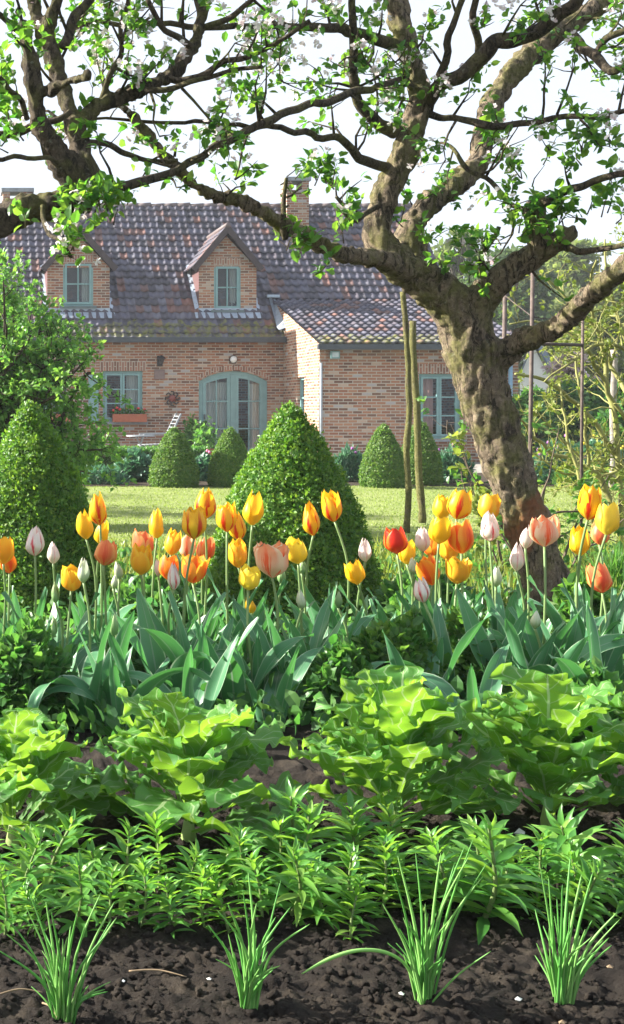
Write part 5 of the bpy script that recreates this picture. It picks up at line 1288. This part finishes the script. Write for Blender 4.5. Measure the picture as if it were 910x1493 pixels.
TU = [
 (5, 802, 30, 40, 'gold', 'mid', 5.2, 'golden tulip cut by the left edge, above an orange one'),
 (14, 819, 26, 32, 'orange', 'mid', 5.4, 'orange tulip at the left edge beneath a golden one'),
 (51, 791, 27, 38, 'white_red', 'closed', 5.1, 'white tulip streaked with red, tallest at the left end'),
 (78, 806, 18, 31, 'white_pink', 'bud', 5.2, 'slim pinkish white bud beside the red streaked white tulip'),
 (146, 744, 25, 42, 'flame', 'closed', 5.5, 'tall yellow tulip with red flames, top of the left trio'),
 (126, 767, 24, 38, 'yellow', 'closed', 5.4, 'plain yellow tulip just left of the tall flamed one'),
 (146, 777, 20, 32, 'yellow', 'closed', 5.8, 'small yellow tulip directly under the tall flamed one'),
 (151, 805, 32, 37, 'coral', 'mid', 5.0, 'coral red tulip below the left trio of yellow ones'),
 (104, 843, 30, 35, 'gold', 'mid', 4.9, 'golden orange tulip leaning left, low beside a white bud', -.35),
 (122, 833, 17, 33, 'bud', 'bud', 4.8, 'whitish green bud touching the leaning golden tulip'),
 (81, 865, 12, 28, 'green', 'bud', 4.9, 'small green bud below the pinkish white bud at left'),
 (77, 915, 12, 28, 'green', 'bud', 4.7, 'green bud low among the leaves at left'),
 (174, 831, 12, 26, 'bud', 'bud', 5.1, 'upper of two slim green white buds right of the coral tulip'),
 (165, 846, 11, 24, 'bud', 'bud', 5.2, 'lower of two slim green white buds right of the coral tulip'),
 (166, 912, 13, 31, 'green', 'bud', 4.6, 'green bud standing alone over the curled front leaves'),
 (229, 766, 20, 38, 'yellow', 'closed', 5.7, 'slender pointed yellow tulip seen against the lawn'),
 (208, 793, 34, 33, 'coral', 'open', 5.6, 'coral tulip half hidden behind a round golden one'),
 (206, 817, 32, 41, 'gold', 'mid', 5.0, 'round golden tulip in front of the half hidden coral one'),
 (249, 792, 24, 34, 'gold', 'mid', 5.3, 'yellow orange tulip right of the slender pointed one'),
 (283, 762, 34, 47, 'flame', 'mid', 4.9, 'large broad yellow tulip with red flames left of the big cone'),
 (298, 735, 29, 43, 'flame', 'closed', 5.5, 'tall red flamed yellow tulip behind the large broad one'),
 (273, 797, 24, 34, 'salmon', 'mid', 5.6, 'peach and white tulip behind the stem of the broad yellow'),
 (298, 800, 26, 36, 'coral', 'mid', 5.7, 'coral red tulip under the two tall flamed yellows'),
 (281, 831, 36, 38, 'orange', 'open', 5.1, 'wide orange tulip low under the broad yellow one'),
 (245, 828, 28, 34, 'orange', 'mid', 5.2, 'orange and yellow tulip behind the red striped white bud'),
 (254, 842, 18, 35, 'white_red', 'bud', 4.9, 'white bud with red stripe before the orange tulips'),
 (231, 828, 9, 25, 'white_pink', 'bud', 5.3, 'thin pinkish bud right of the round golden tulip'),
 (331, 754, 28, 42, 'flame', 'mid', 5.2, 'red flamed yellow tulip, left of the pair on the cone'),
 (349, 768, 24, 40, 'flame', 'closed', 5.5, 'red flamed yellow tulip, right and lower of the pair on the cone'),
 (368, 744, 28, 43, 'yellow', 'closed', 5.3, 'clear yellow tulip standing high against the big cone'),
 (348, 807, 25, 41, 'gold', 'mid', 5.4, 'golden tulip under the flamed pair on the cone'),
 (397, 818, 48, 47, 'salmon', 'open', 4.9, 'widest tulip, yellow turning peach and orange, before the big cone'),
 (362, 844, 32, 31, 'lemon', 'open', 4.8, 'bright lemon tulip, short and cup shaped, low before the cone'),
 (368, 883, 14, 22, 'yellow', 'closed', 5.4, 'small dim yellow tulip below the lemon cup'),
 (435, 803, 30, 37, 'lemon', 'mid', 5.0, 'lemon yellow tulip right of the widest peach one'),
 (440, 827, 12, 18, 'green', 'bud', 5.2, 'tiny green bud just under the lemon yellow tulip'),
 (441, 875, 13, 26, 'bud', 'bud', 4.9, 'pale bud low beneath the lemon yellow tulip'),
 (410, 840, 12, 22, 'green', 'bud', 5.3, 'little green bud beneath the widest peach tulip'),
 (457, 759, 24, 43, 'flame', 'closed', 5.4, 'slim red streaked yellow tulip over the right of the big cone'),
 (488, 739, 28, 42, 'flame', 'mid', 5.3, 'tall leaning yellow orange tulip at the right rim of the cone', -.22),
 (533, 803, 18, 31, 'white_pink', 'bud', 5.2, 'pink and white bud alone right of the big cone'),
 (522, 835, 27, 33, 'yellow', 'mid', 5.0, 'yellow tulip low at the right foot of the big cone'),
 (493, 874, 11, 25, 'green', 'bud', 4.9, 'green bud low at the right foot of the cone'),
 (579, 789, 33, 35, 'red', 'mid', 5.1, 'deep red tulip, reddest in the bed, below the mossy poles'),
 (593, 805, 23, 35, 'yellow', 'mid', 5.6, 'yellow tulip half behind the deep red one'),
 (617, 787, 20, 34, 'white_pink', 'closed', 5.2, 'blush white tulip right of the deep red one'),
 (630, 798, 22, 26, 'orange', 'mid', 5.7, 'orange tulip peeping behind the blush white one'),
 (641, 739, 24, 36, 'yellow', 'mid', 5.9, 'yellow tulip tucked behind the big yellow one left of the trunk'),
 (665, 737, 34, 39, 'flame', 'mid', 5.2, 'big yellow tulip with faint red lines, top of the cluster left of the trunk'),
 (640, 772, 30, 41, 'yellow', 'mid', 5.0, 'full yellow tulip in the middle of the cluster left of the trunk'),
 (673, 785, 35, 44, 'orange', 'mid', 5.0, 'glowing orange tulip in the centre of the cluster left of the trunk'),
 (655, 801, 26, 36, 'gold', 'mid', 5.6, 'golden tulip behind the glowing orange one'),
 (631, 833, 33, 39, 'orange', 'open', 5.1, 'deep orange tulip low in the cluster above the striped white bud'),
 (666, 833, 33, 36, 'gold', 'open', 5.0, 'light orange cup low in the cluster, right of the deep orange one'),
 (618, 860, 22, 36, 'white_red', 'bud', 4.8, 'white and red striped bud under the deep orange tulip'),
 (603, 826, 13, 22, 'bud', 'bud', 5.3, 'whitish bud below the deep red tulip'),
 (709, 741, 31, 34, 'gold', 'open', 5.6, 'golden orange tulip touching the left side of the trunk'),
 (714, 770, 25, 37, 'white_red', 'closed', 5.1, 'white tulip with broad red flames before the trunk'),
 (723, 842, 16, 27, 'bud', 'bud', 5.3, 'greenish white bud low in front of the trunk'),
 (753, 814, 20, 36, 'white_pink', 'bud', 5.0, 'lower of the two pale buds in front of the trunk'),
 (766, 784, 18, 31, 'white_pink', 'bud', 5.2, 'upper of the two pale buds in front of the trunk'),
 (794, 774, 39, 45, 'salmon', 'mid', 4.9, 'large salmon red and cream tulip right of the trunk'),
 (780, 903, 14, 26, 'bud', 'bud', 4.7, 'pale bud low among leaves under the salmon tulip'),
 (857, 733, 31, 49, 'flame', 'mid', 5.0, 'tallest red flamed yellow tulip near the right edge'),
 (884, 758, 32, 43, 'lemon', 'mid', 4.9, 'pale yellow tulip leaning right beside the tallest flamed one', .25),
 (847, 790, 27, 40, 'yellow', 'mid', 5.1, 'pure yellow tulip under the tallest flamed one'),
 (874, 778, 24, 32, 'coral', 'mid', 5.6, 'red orange tulip behind the pale leaning yellow'),
 (878, 844, 32, 40, 'coral', 'mid', 5.3, 'coral tulip low at the right edge'),
]
for a in TU: tulip(*a)

def leaf_clump(px, py_base, d, label, ups, archs, droops, L=.40, az0=None):
    x = PX(px, d); T = thing('tulip_leaf_clump', label, 'tulip leaves', (x, d, 0), 'leafy tulip clumps without flowers')
    n = ups + archs + droops; a0 = rng.random() * 6.28 if az0 is None else az0
    kinds = ['u'] * ups + ['a'] * archs + ['d'] * droops
    for i, k in enumerate(kinds):
        az = a0 + i * 6.283 / n + rng.normal() * .3
        me = {'u': TL_UP, 'a': TL_ARCH, 'd': TL_DROOP}[k]; me = me[int(rng.integers(0, len(me)))]
        o = add_leaf(T, me, L * rng.uniform(.8, 1.15), az); o.location = (.05 * math.cos(az), .05 * math.sin(az), -.01)
LC = [(30, 5.0, 'upright blue green blades at the left edge under the golden tulip', 4, 1, 0, .46), (75, 5.0, 'pair of broad blades beneath the red streaked white tulip', 4, 0, 0, .46),
 (128, 4.55, 'tall blade over crumpled silvery leaves at the left front', 2, 1, 2, .44), (178, 4.45, 'silvery clump with hooked blades at the bed front, left half', 1, 1, 3, .40), (205, 4.6, 'curled glaucous clump under the round golden tulip', 2, 1, 1, .42),
 (250, 4.75, 'dense upright blades under the red striped white bud', 4, 1, 0, .46), (300, 4.7, 'dense upright blades left of the big cone foot', 4, 1, 0, .45), (345, 4.7, 'arching blue blades under the lemon cup tulip', 2, 2, 1, .42),
 (395, 4.55, 'broad folded blades behind the middle vegetable plant', 2, 1, 1, .42), (432, 4.75, 'tall narrow blades beneath the lemon yellow tulip', 4, 0, 0, .48), (470, 4.9, 'upright blades right of the lemon yellow tulip', 4, 1, 0, .44),
 (505, 5.0, 'upright blades at the right foot of the big cone', 4, 0, 0, .42), (540, 5.05, 'fanned blades under the lone pink white bud', 3, 1, 0, .40), (612, 4.6, 'single wide blade and hook under the striped bud', 2, 1, 1, .46),
 (655, 4.65, 'hooked glaucous blade below the light orange cup', 1, 1, 1, .40), (700, 4.75, 'arching blades in front of the trunk, left part', 3, 2, 0, .46), (740, 4.75, 'tall blades in front of the trunk, under the pale buds', 4, 1, 1, .48),
 (775, 4.6, 'bending blades under the low pale bud', 2, 2, 1, .44), (815, 4.8, 'broad blades under the salmon tulip', 4, 1, 0, .46), (850, 4.8, 'broad upright blades under the tallest flamed tulip', 4, 1, 0, .46), (895, 4.7, 'dark wide blades at the right edge of the bed', 3, 2, 1, .48), (875, 4.4, 'dark blue green blades low at the right edge behind the last vegetable', 2, 2, 1, .42), (700, 4.4, 'low curling blades behind the right hand vegetable plants', 1, 2, 1, .36), (275, 4.4, 'low glaucous blades just behind the middle left vegetable', 2, 2, 0, .36), (570, 5.2, 'narrow blades under the deep red tulip', 4, 0, 0, .40), (640, 5.1, 'narrow blades under the cluster left of the trunk', 5, 0, 0, .42)]
for px, d, lab, u, a, dr, L in LC: leaf_clump(px, 0, d, lab, u, a, dr, L)

# ---- leafy perennials between the tulips and undergrowth
G2 = 'leafy perennials between the tulips'
mound('leafy_perennial', 'bushy small leaved plant at the left edge of the tulip bed', 'plant', -30, 105, 930, 4.5, DEEPL, .05, 2600, LEAF, G2, .6, .7)
mound('leafy_perennial', 'small leaved bushy plant between the silvery clump and cone', 'plant', 150, 245, 930, 4.95, DEEPL, .05, 1200, LEAF, G2, .6, .7)
mound('leafy_perennial', 'bright fine leaved plant under the deep orange tulip', 'plant', 510, 640, 900, 4.75, MIDL, .045, 2600, LEAF, G2, .6, .7)
mound('leafy_perennial', 'small leaved plant below the light orange cup tulip', 'plant', 640, 725, 895, 4.9, MIDL, .045, 1700, LEAF, G2, .6, .7)
mound('leafy_perennial', 'dark bushy plant behind the third vegetable', 'plant', 455, 545, 950, 4.6, DEEPL, .05, 1600, LEAF, G2, .6, .7)
mound('leafy_perennial', 'leafy plant behind the vegetables at the right edge', 'plant', 800, 930, 985, 4.35, DEEPL, .055, 1500, LEAF, G2, .6, .7)
mound('leafy_perennial', 'fresh green weedy plant right of the trunk foot', 'plant', 820, 880, 850, 6.3, MIDL, .08, 800, LEAF, G2, .7, .8)
mound('leafy_perennial', 'low green plant left of the trunk foot', 'plant', 560, 690, 842, 6.6, DEEPL, .07, 1500, LEAF, G2, .7, .8)
mound('leafy_perennial', 'dark low plant under the lawn gap between the box cones', 'plant', 150, 305, 850, 6.6, DEEPL, .07, 1700, LEAF, G2, .7, .8)
mound('leafy_perennial', 'grassy tuft at the right edge behind the low coral tulip', 'plant', 860, 950, 815, 7.4, MIDL, .12, 900, BLADE, G2, 1.1, .8)
n = 9000; y = rng.uniform(4.2, 9.9, n); x = (rng.uniform(-40, 960, n) - XV) / F * y
pos = np.stack([x, y, rng.random(n) ** 2 * .12 + .01], 1)
V, Fs, rd = scatter(LEAF, pos, rng.normal(size=(n, 3)) * .8 + np.array([0, 0, .7]), rng.uniform(.03, .08, n))
tag(leafobj('ground_cover', V, Fs, rd, DEEPL), 'low leafy ground cover across the tulip bed', 'ground cover', kind='stuff')
n = 6000; y = rng.uniform(7.0, 10.1, n); x = (rng.uniform(120, 960, n) - XV) / F * y
pos = np.stack([x, y, np.zeros(n)], 1)
V, Fs, rd = scatter(BLADE, pos, rng.normal(size=(n, 3)) * .6 + np.array([0, 0, 1]), rng.uniform(.08, .22, n))
tag(leafobj('rough_grass', V, Fs, rd, YELL), 'rough straw tinted grass along the near lawn edge', 'grass', kind='stuff')

# ================================================================== VEGETABLES
VEG = uvleafmat('mustard_leaf', (.045, .165, .034), (.12, .29, .05), (.42, .56, .26), (.36, .66, .05), .42, .48, .32, veins=6)
VSTALK = (lambda t: (t.base((.30, .40, .14), .45, .4), t.translucent((.4, .55, .15), .2), t.m)[2])(NT('mustard_stalk'))
def veg_leaf(seed):
    """unit-length lobed leaf with frilled margin: stalk for the first third, then a broad blade"""
    g = np.random.default_rng(seed); nu, nv = 23, 46; V = []; U = []; Fs = []
    lob = g.uniform(0, 6, 6); x = z = 0.0; ang = .1 + .2 * g.random(); bend = g.uniform(.5, 1.6); ds = 1 / (nv - 1)
    for j in range(nv):
        v = j / (nv - 1); t = (v - .25) / .75
        ca, sa = math.cos(ang), math.sin(ang)
        for i in range(nu):
            u = -1 + 2 * i / (nu - 1); s = 1 if u > 0 else -1
            if t <= 0: wd = .018 + .04 * (1 - abs(v - .0)) * .2
            else:
                wd = .285 * (t ** .42) * (1 - t ** 4.5) ** .5 + .012
                wd *= 1 + .24 * math.sin(t * 13 + lob[0] + s * 1.4) + .15 * abs(math.sin(t * 15 + lob[1] + s * 2)) - .10 + .13 * (((t * 13 + lob[2] + s * .3) % 1) - .5)
            m = max(0, t)
            fr = abs(u) ** 1.6 * m ** .3 * (.050 * math.sin(v * 21 + lob[3] + s) + .034 * math.sin(v * 47 + lob[4] + s * 2) + .018 * math.sin(v * 83 + lob[1]))
            pk = .013 * math.sin(u * 7 + v * 10) * math.sin(v * 23 + lob[5]) * min(1, m * 5)
            nrm = fr + pk + .30 * wd * u * u * (1 - .9 * v)
            V.append((x - ca * nrm + .02 * abs(u) * 0, u * wd, z + sa * nrm)); U.append((i / (nu - 1), v))
        x += math.sin(ang) * ds; z += math.cos(ang) * ds; ang += bend * ds * (.5 + v)
    for j in range(nv - 1):
        for i in range(nu - 1): q = j * nu + i; Fs.append((q, q + 1, q + 1 + nu, q + nu))
    return npmesh('mustard_leaf', V, np.array(Fs), VEG, True, U)
VL = [veg_leaf(k) for k in range(9)]
VG = 'leafy vegetables in a row'
def veg(px, d, label, ht, n, spread):
    x = PX(px, d); T = thing('leaf_vegetable', label, 'vegetable', (x, d, soil_height(x, d)), VG)
    s = MB(); s.lathe((0, 0, -.03), [(.018, 0), (.022, .04), (.012, .09), (.001, .10)], 10)
    put('stalk', npmesh('mustard_stalk', s.v, s.f, VSTALK, True), T)
    for k in range(n):
        f = k / (n - 1); az = k * 2.399 + rng.normal() * .3
        L = ht * (.90 - .18 * f) * rng.uniform(.8, 1.15)
        o = put('leaf', VL[int(rng.integers(0, 9))], T, (.03 * math.cos(az) * (1 - f), .03 * math.sin(az) * (1 - f), .02 + .42 * ht * f))
        lean = (.92 - .92 * f ** .8) * spread - .10 + rng.normal() * .08
        q = Quaternion((0, 0, 1), az) @ Quaternion((0, 1, 0), lean) @ Quaternion((0, 0, 1), rng.normal() * .25)
        o.rotation_mode = 'QUATERNION'; o.rotation_quaternion = q; o.scale = (L, L * rng.uniform(.95, 1.25), L)
veg(20, 3.36, 'leftmost lobed leafy vegetable, cut by the left edge', .345, 26, 1.05)
veg(275, 3.32, 'lobed vegetable with pale silvery front leaf, second from the left', .375, 29, 1.15)
veg(575, 3.40, 'widest lobed vegetable, tallest leaf, right of the bare soil gap', .39, 33, 1.15)
veg(800, 3.46, 'lobed vegetable with a pale leaf at its upper right, fourth along the row', .385, 29, 1.1)
veg(975, 3.55, 'lobed vegetable mostly cut off by the right edge', .36, 28, 1.1)

# ================================================================== LILY SHOOTS AND CHIVES
LIL = leafmat('lily_leaf', [(0, (.05, .17, .035)), (.5, (.085, .24, .045)), (.85, (.14, .31, .055)), (1, (.22, .36, .08))], ((.16, .46, .04), (.42, .68, .06)), .42, .34, .5)
LST = plain('lily_stem', (.13, .18, .06), .5, .4, .3, 20, .1)
LAN2 = (np.array([[-.03, 0, .01], [0, 0, -.01], [.03, 0, .01], [-.10, .28, .05], [0, .28, 0], [.10, .28, .05], [-.105, .55, .05], [0, .55, -.01], [.105, .55, .05], [-.06, .8, -.01], [0, .8, -.07], [.06, .8, -.01], [0, 1.0, -.19]]),
        np.array([[0, 1, 4, 3], [1, 2, 5, 4], [3, 4, 7, 6], [4, 5, 8, 7], [6, 7, 10, 9], [7, 8, 11, 10], [9, 10, 12, 12], [10, 11, 12, 12]]))
def lily_proto(seed):
    g = np.random.default_rng(seed); Hh = 1.0
    p, r = catmull([Vector((0, 0, -.05)), Vector((g.normal() * .04, g.normal() * .04, .4)), Vector((g.normal() * .07, g.normal() * .07, .95))], [.020, .016, .008], 6)
    V, Fs = tube(p, r, 6); st = npmesh('lily_stem', V, Fs, LST, True)
    pos = []; dr = []; sz = []; n = 40
    for k in range(n):
        f = .12 + .86 * (k / (n - 1)) ** .8; a = k * 2.399 + g.normal() * .2; q = p[min(len(p) - 1, int(f * (len(p) - 1)))]
        el = .05 + 1.05 * f ** 2 + g.normal() * .15
        pos.append(q); dr.append((math.cos(a) * math.cos(el), math.sin(a) * math.cos(el), math.sin(el))); sz.append((.22 + .17 * math.sin(math.pi * min(1, f * 1.05)) ) * g.uniform(.8, 1.15) * (1 if f < .93 else .75))
    V, Fs, rd = scatter(LAN2, np.array([tuple(q) for q in pos]), np.array(dr), np.array(sz), ups=np.tile([0, 0, 1.0], (n, 1)) + g.normal(size=(n, 3)) * .15)
    return st, npmesh('lily_leaves', V, tri_fix(Fs), LIL, True, rnd=rd)
LP = [lily_proto(300 + k) for k in range(6)]
CH = [(95, 'first'), (365, 'second'), (618, 'third'), (820, 'last')]
def lily(px, d, ht, label):
    x = PX(px, d); T = thing('lily_shoot', label, 'lily shoot', (x, d, soil_height(x, d)), 'lily shoots behind the chives', rng.random() * 6.28)
    st, lf = LP[int(rng.integers(0, 6))]; ht *= rng.uniform(.8, 1.15); T.scale = (ht * .95, ht * .95, ht * .68); T.rotation_euler = (rng.normal() * .2, rng.normal() * .2, T.rotation_euler[2])
    put('stem', st, T); put('leaves', lf, T)
specs = [(8, 2.72, .20), (40, 2.85, .25), (75, 2.95, .27), (28, 2.98, .24), (110, 2.76, .23), (140, 2.95, .25), (160, 2.72, .19), (185, 2.92, .25), (205, 2.74, .22), (232, 2.97, .23), (250, 2.72, .19), (275, 2.92, .24), (298, 2.76, .19), (322, 2.95, .23), (335, 2.74, .20),
 (352, 2.96, .28), (382, 2.80, .25), (405, 3.0, .31), (425, 2.80, .31), (432, 3.05, .33), (455, 2.92, .29), (478, 2.78, .24), (495, 3.02, .31), (520, 2.82, .26), (535, 3.02, .29), (556, 2.86, .26), (572, 3.05, .27), (598, 2.88, .26), (625, 3.0, .24), (655, 2.86, .26), (668, 3.05, .22), (703, 2.84, .385), (690, 2.98, .27),
 (735, 2.90, .22), (760, 3.02, .16), (795, 2.98, .25), (822, 2.84, .27), (840, 3.02, .30), (868, 2.86, .25), (890, 3.0, .31), (908, 2.84, .27), (930, 2.95, .30), (780, 2.86, .17), (-20, 2.85, .24), (60, 2.72, .18), (512, 2.70, .18), (125, 3.03, .22)]
ORD = ['', 'second ', 'third ', 'fourth ', 'fifth ', 'sixth ', 'seventh ', 'eighth ', 'ninth ', 'tenth ']
lab_used = {}
for px, d, ht in sorted(specs):
    row = 'front row' if d < 2.88 else 'back row'
    if px == 703: lily(px, d, ht, 'tallest lily shoot, its pale whorl rising above the third chive clump'); continue
    size = 'short' if ht < .215 else ('tall' if ht > .275 else 'mid sized')
    i = sum(1 for c, _ in CH if c <= px)
    where = 'left of the first chives' if i == 0 else ('right of the last chives' if i == 4 else f'between {CH[i-1][1]} and {CH[i][1]} chives')
    key = (size, row, i); k = lab_used.get(key, 0); lab_used[key] = k + 1
    lily(px, d, ht, f'{ORD[k]}{size} lily shoot in {row}, {where}' if k else f'{size} lily shoot, {row}, first {where}' if i in (1, 2, 3) else f'{size} lily shoot, {row}, {where}')

CHV = leafmat('chive_blade', [(0, (.085, .28, .055)), (.5, (.135, .36, .075)), (1, (.26, .48, .14))], ((.18, .52, .06), (.34, .64, .1)), .25, .45, .3)
def chives(px, py, label, blades, droop=None):
    d = F * H / (py - YH); x = PX(px, d); z = soil_height(x, d) - .012; T = thing('chive_clump', label, 'chives', (x, d, z), 'chive clumps along the bed edge')
    m = MB(); rd = []
    def blade(tipx, tipy, dd, w, bow):
        tip = P(tipx, tipy, d + dd) - Vector((x, d, z)); a = rng.random() * 6.28; rr = .013 * rng.random() ** .5
        s = Vector((rr * math.cos(a) + tip.x * .05, rr * math.sin(a), -.01)); side = Vector((tip.x, tip.y, 0))
        mid = s.lerp(tip, .5) - side * .16 * bow + Vector((0, 0, .02 * bow)) + Vector((rng.normal() * .004, rng.normal() * .004, 0))
        p, r = catmull([s, mid, tip], [w, w * 1.05, w * .35], 6); r[-1] = w * .12; n0 = len(m.v); m.tube(p, r, 6); rd.extend([rng.random()] * (len(m.v) - n0))
    for tx, ty in blades: blade(px + tx, py - ty, rng.normal() * .05, rng.uniform(.0020, .0031), rng.uniform(.5, 1.2))
    for k in range(30):
        u = rng.normal() * .45; ty = rng.uniform(45, 120) * (1 - .25 * abs(u)); blade(px + u * 62, py - ty, rng.normal() * .045, rng.uniform(.0017, .0028), rng.uniform(.4, 1.2))
    if droop:
        pts = [P(a, b, d + dd) - Vector((x, d, z)) for a, b, dd in droop]; p, r = catmull(pts, [.0035] * (len(pts) - 1) + [.001], 6); n0 = len(m.v); m.tube(p, r, 6); rd.extend([.95] * (len(m.v) - n0))
    put('blades', npmesh('chive_blades', m.v, m.f, CHV, True, rnd=rd), T)
chives(95, 1480, 'leftmost chive clump, blades fanning over the left edge', [(-112, 172), (-98, 95), (-85, 118), (-58, 160), (-52, 178), (-35, 130), (-20, 150), (18, 150), (30, 135), (52, 178), (62, 120), (68, 140), (72, 165), (75, 142), (-28, 165), (8, 130)])
chives(362, 1467, 'second chive clump, upright fan with one blade bent right', [(-58, 118), (-45, 140), (-30, 150), (-20, 110), (0, 195), (-8, 170), (12, 150), (48, 185), (40, 130), (62, 145), (90, 120), (28, 100), (-38, 95)])
chives(618, 1448, 'third chive clump, longest blades and one drooping over the soil', [(-60, 130), (-48, 185), (-38, 200), (-12, 205), (2, 130), (25, 205), (45, 190), (60, 215), (72, 225), (92, 190), (86, 170), (40, 110), (-30, 110), (66, 200)], [(610, 1440, 0), (590, 1405, -.01), (560, 1388, -.02), (520, 1386, -.03), (480, 1398, -.035), (440, 1420, -.04)])
chives(820, 1440, 'rightmost chive clump with blades splayed to the right', [(-40, 115), (-32, 175), (-20, 160), (-28, 90), (0, 150), (12, 195), (28, 165), (45, 170), (18, 110), (80, 110), (72, 62), (60, 70), (-8, 130), (84, 100)])

# ---- small things on the soil
STRAW = plain('dry_straw', (.22, .16, .10), .9, .2, .3, 20, .2); SHELL = plain('white_chalk', (.75, .74, .71), .8, .2, .1, 20, .2)
def stick(label, a, b, r):
    p = [Vector(P(x_, y_, F * H / (y_ - YH))) for x_, y_ in (a, ((a[0] + b[0]) / 2, (a[1] + b[1]) / 2 - 3), b)]; p = [Vector((q.x, q.y, soil_height(q.x, q.y) + r + .006)) for q in p]
    p, rr = catmull(p, [r, r * .9, r * .5], 5); V, Fs = tube(p, rr, 6); tag(obj('dry_twig', V, Fs, STRAW, None, True, loc=tuple(p[0])), label, 'twig', 'twigs on the soil')
stick('straw coloured twig lying between the first two chive clumps', (188, 1416), (272, 1424), .0022)
stick('thin pale twig on the soil at the left edge', (-6, 1454), (62, 1451), .002)
stick('short brown twig leaning by the foot of the first chive clump', (62, 1462), (84, 1484), .002)
for k, (px, py, s, lab) in enumerate([(585, 1445, .008, 'white chalk crumb left of the third chive clump foot'), (755, 1437, .009, 'white chalk crumb left of the last chive clump'), (757, 1219, .020, 'larger white stone behind the lily shoots below the vegetables'), (722, 1226, .014, 'smaller white stone beside the larger one under the vegetables'), (305, 1428, .006, 'tiny white chip left of the second chive clump'), (180, 1432, .006, 'tiny white chip right of the first chive clump'), (889, 1394, .008, 'pale stone at the right edge beside the last chives'), (820, 1478, .010, 'pale tan stone in front of the last chive clump')]):
    d = F * H / (py - YH); x = PX(px, d); g = np.random.default_rng(k)
    T_ = np.array([(0, 0, 1), (.9, 0, .2), (.3, .85, .25), (-.75, .5, .1), (-.7, -.55, .2), (.3, -.85, .1), (.45, .3, -.6), (-.4, .1, -.6), (.1, -.5, -.6)]) * (1 + g.normal(size=(9, 1)) * .2)
    Fq = [(0, 1, 2), (0, 2, 3), (0, 3, 4), (0, 4, 5), (0, 5, 1), (1, 6, 2), (2, 6, 7), (2, 7, 3), (3, 7, 4), (4, 7, 8), (4, 8, 5), (5, 8, 6), (5, 6, 1)]
    zz = soil_height(x, d) + s * .5
    tag(obj('white_stone', T_ * s * np.array([1, .8, .6]) + np.array([x, d, zz]), Fq, SHELL if k < 6 else STRAW, loc=(x, d, zz)), lab, 'stone', 'pale stones on the soil')
# ================================================================== AIR
hz = MB(); hz.box(-950, 950, -80, 1550, -1.2, 15.5)
hm = bpy.data.materials.new('haze'); hm.use_nodes = True
hn = hm.node_tree.nodes; hn.remove(hn['Principled BSDF'])
pv = hn.new('ShaderNodeVolumePrincipled'); pv.inputs['Density'].default_value = .0008; pv.inputs['Color'].default_value = (.92, .96, 1, 1)
pv.inputs['Anisotropy'].default_value = .2
hm.node_tree.links.new(pv.outputs[0], hn['Material Output'].inputs['Volume'])
tag(hz.build('haze', hm), 'thin bright spring haze hanging over the garden', 'haze', kind='stuff')
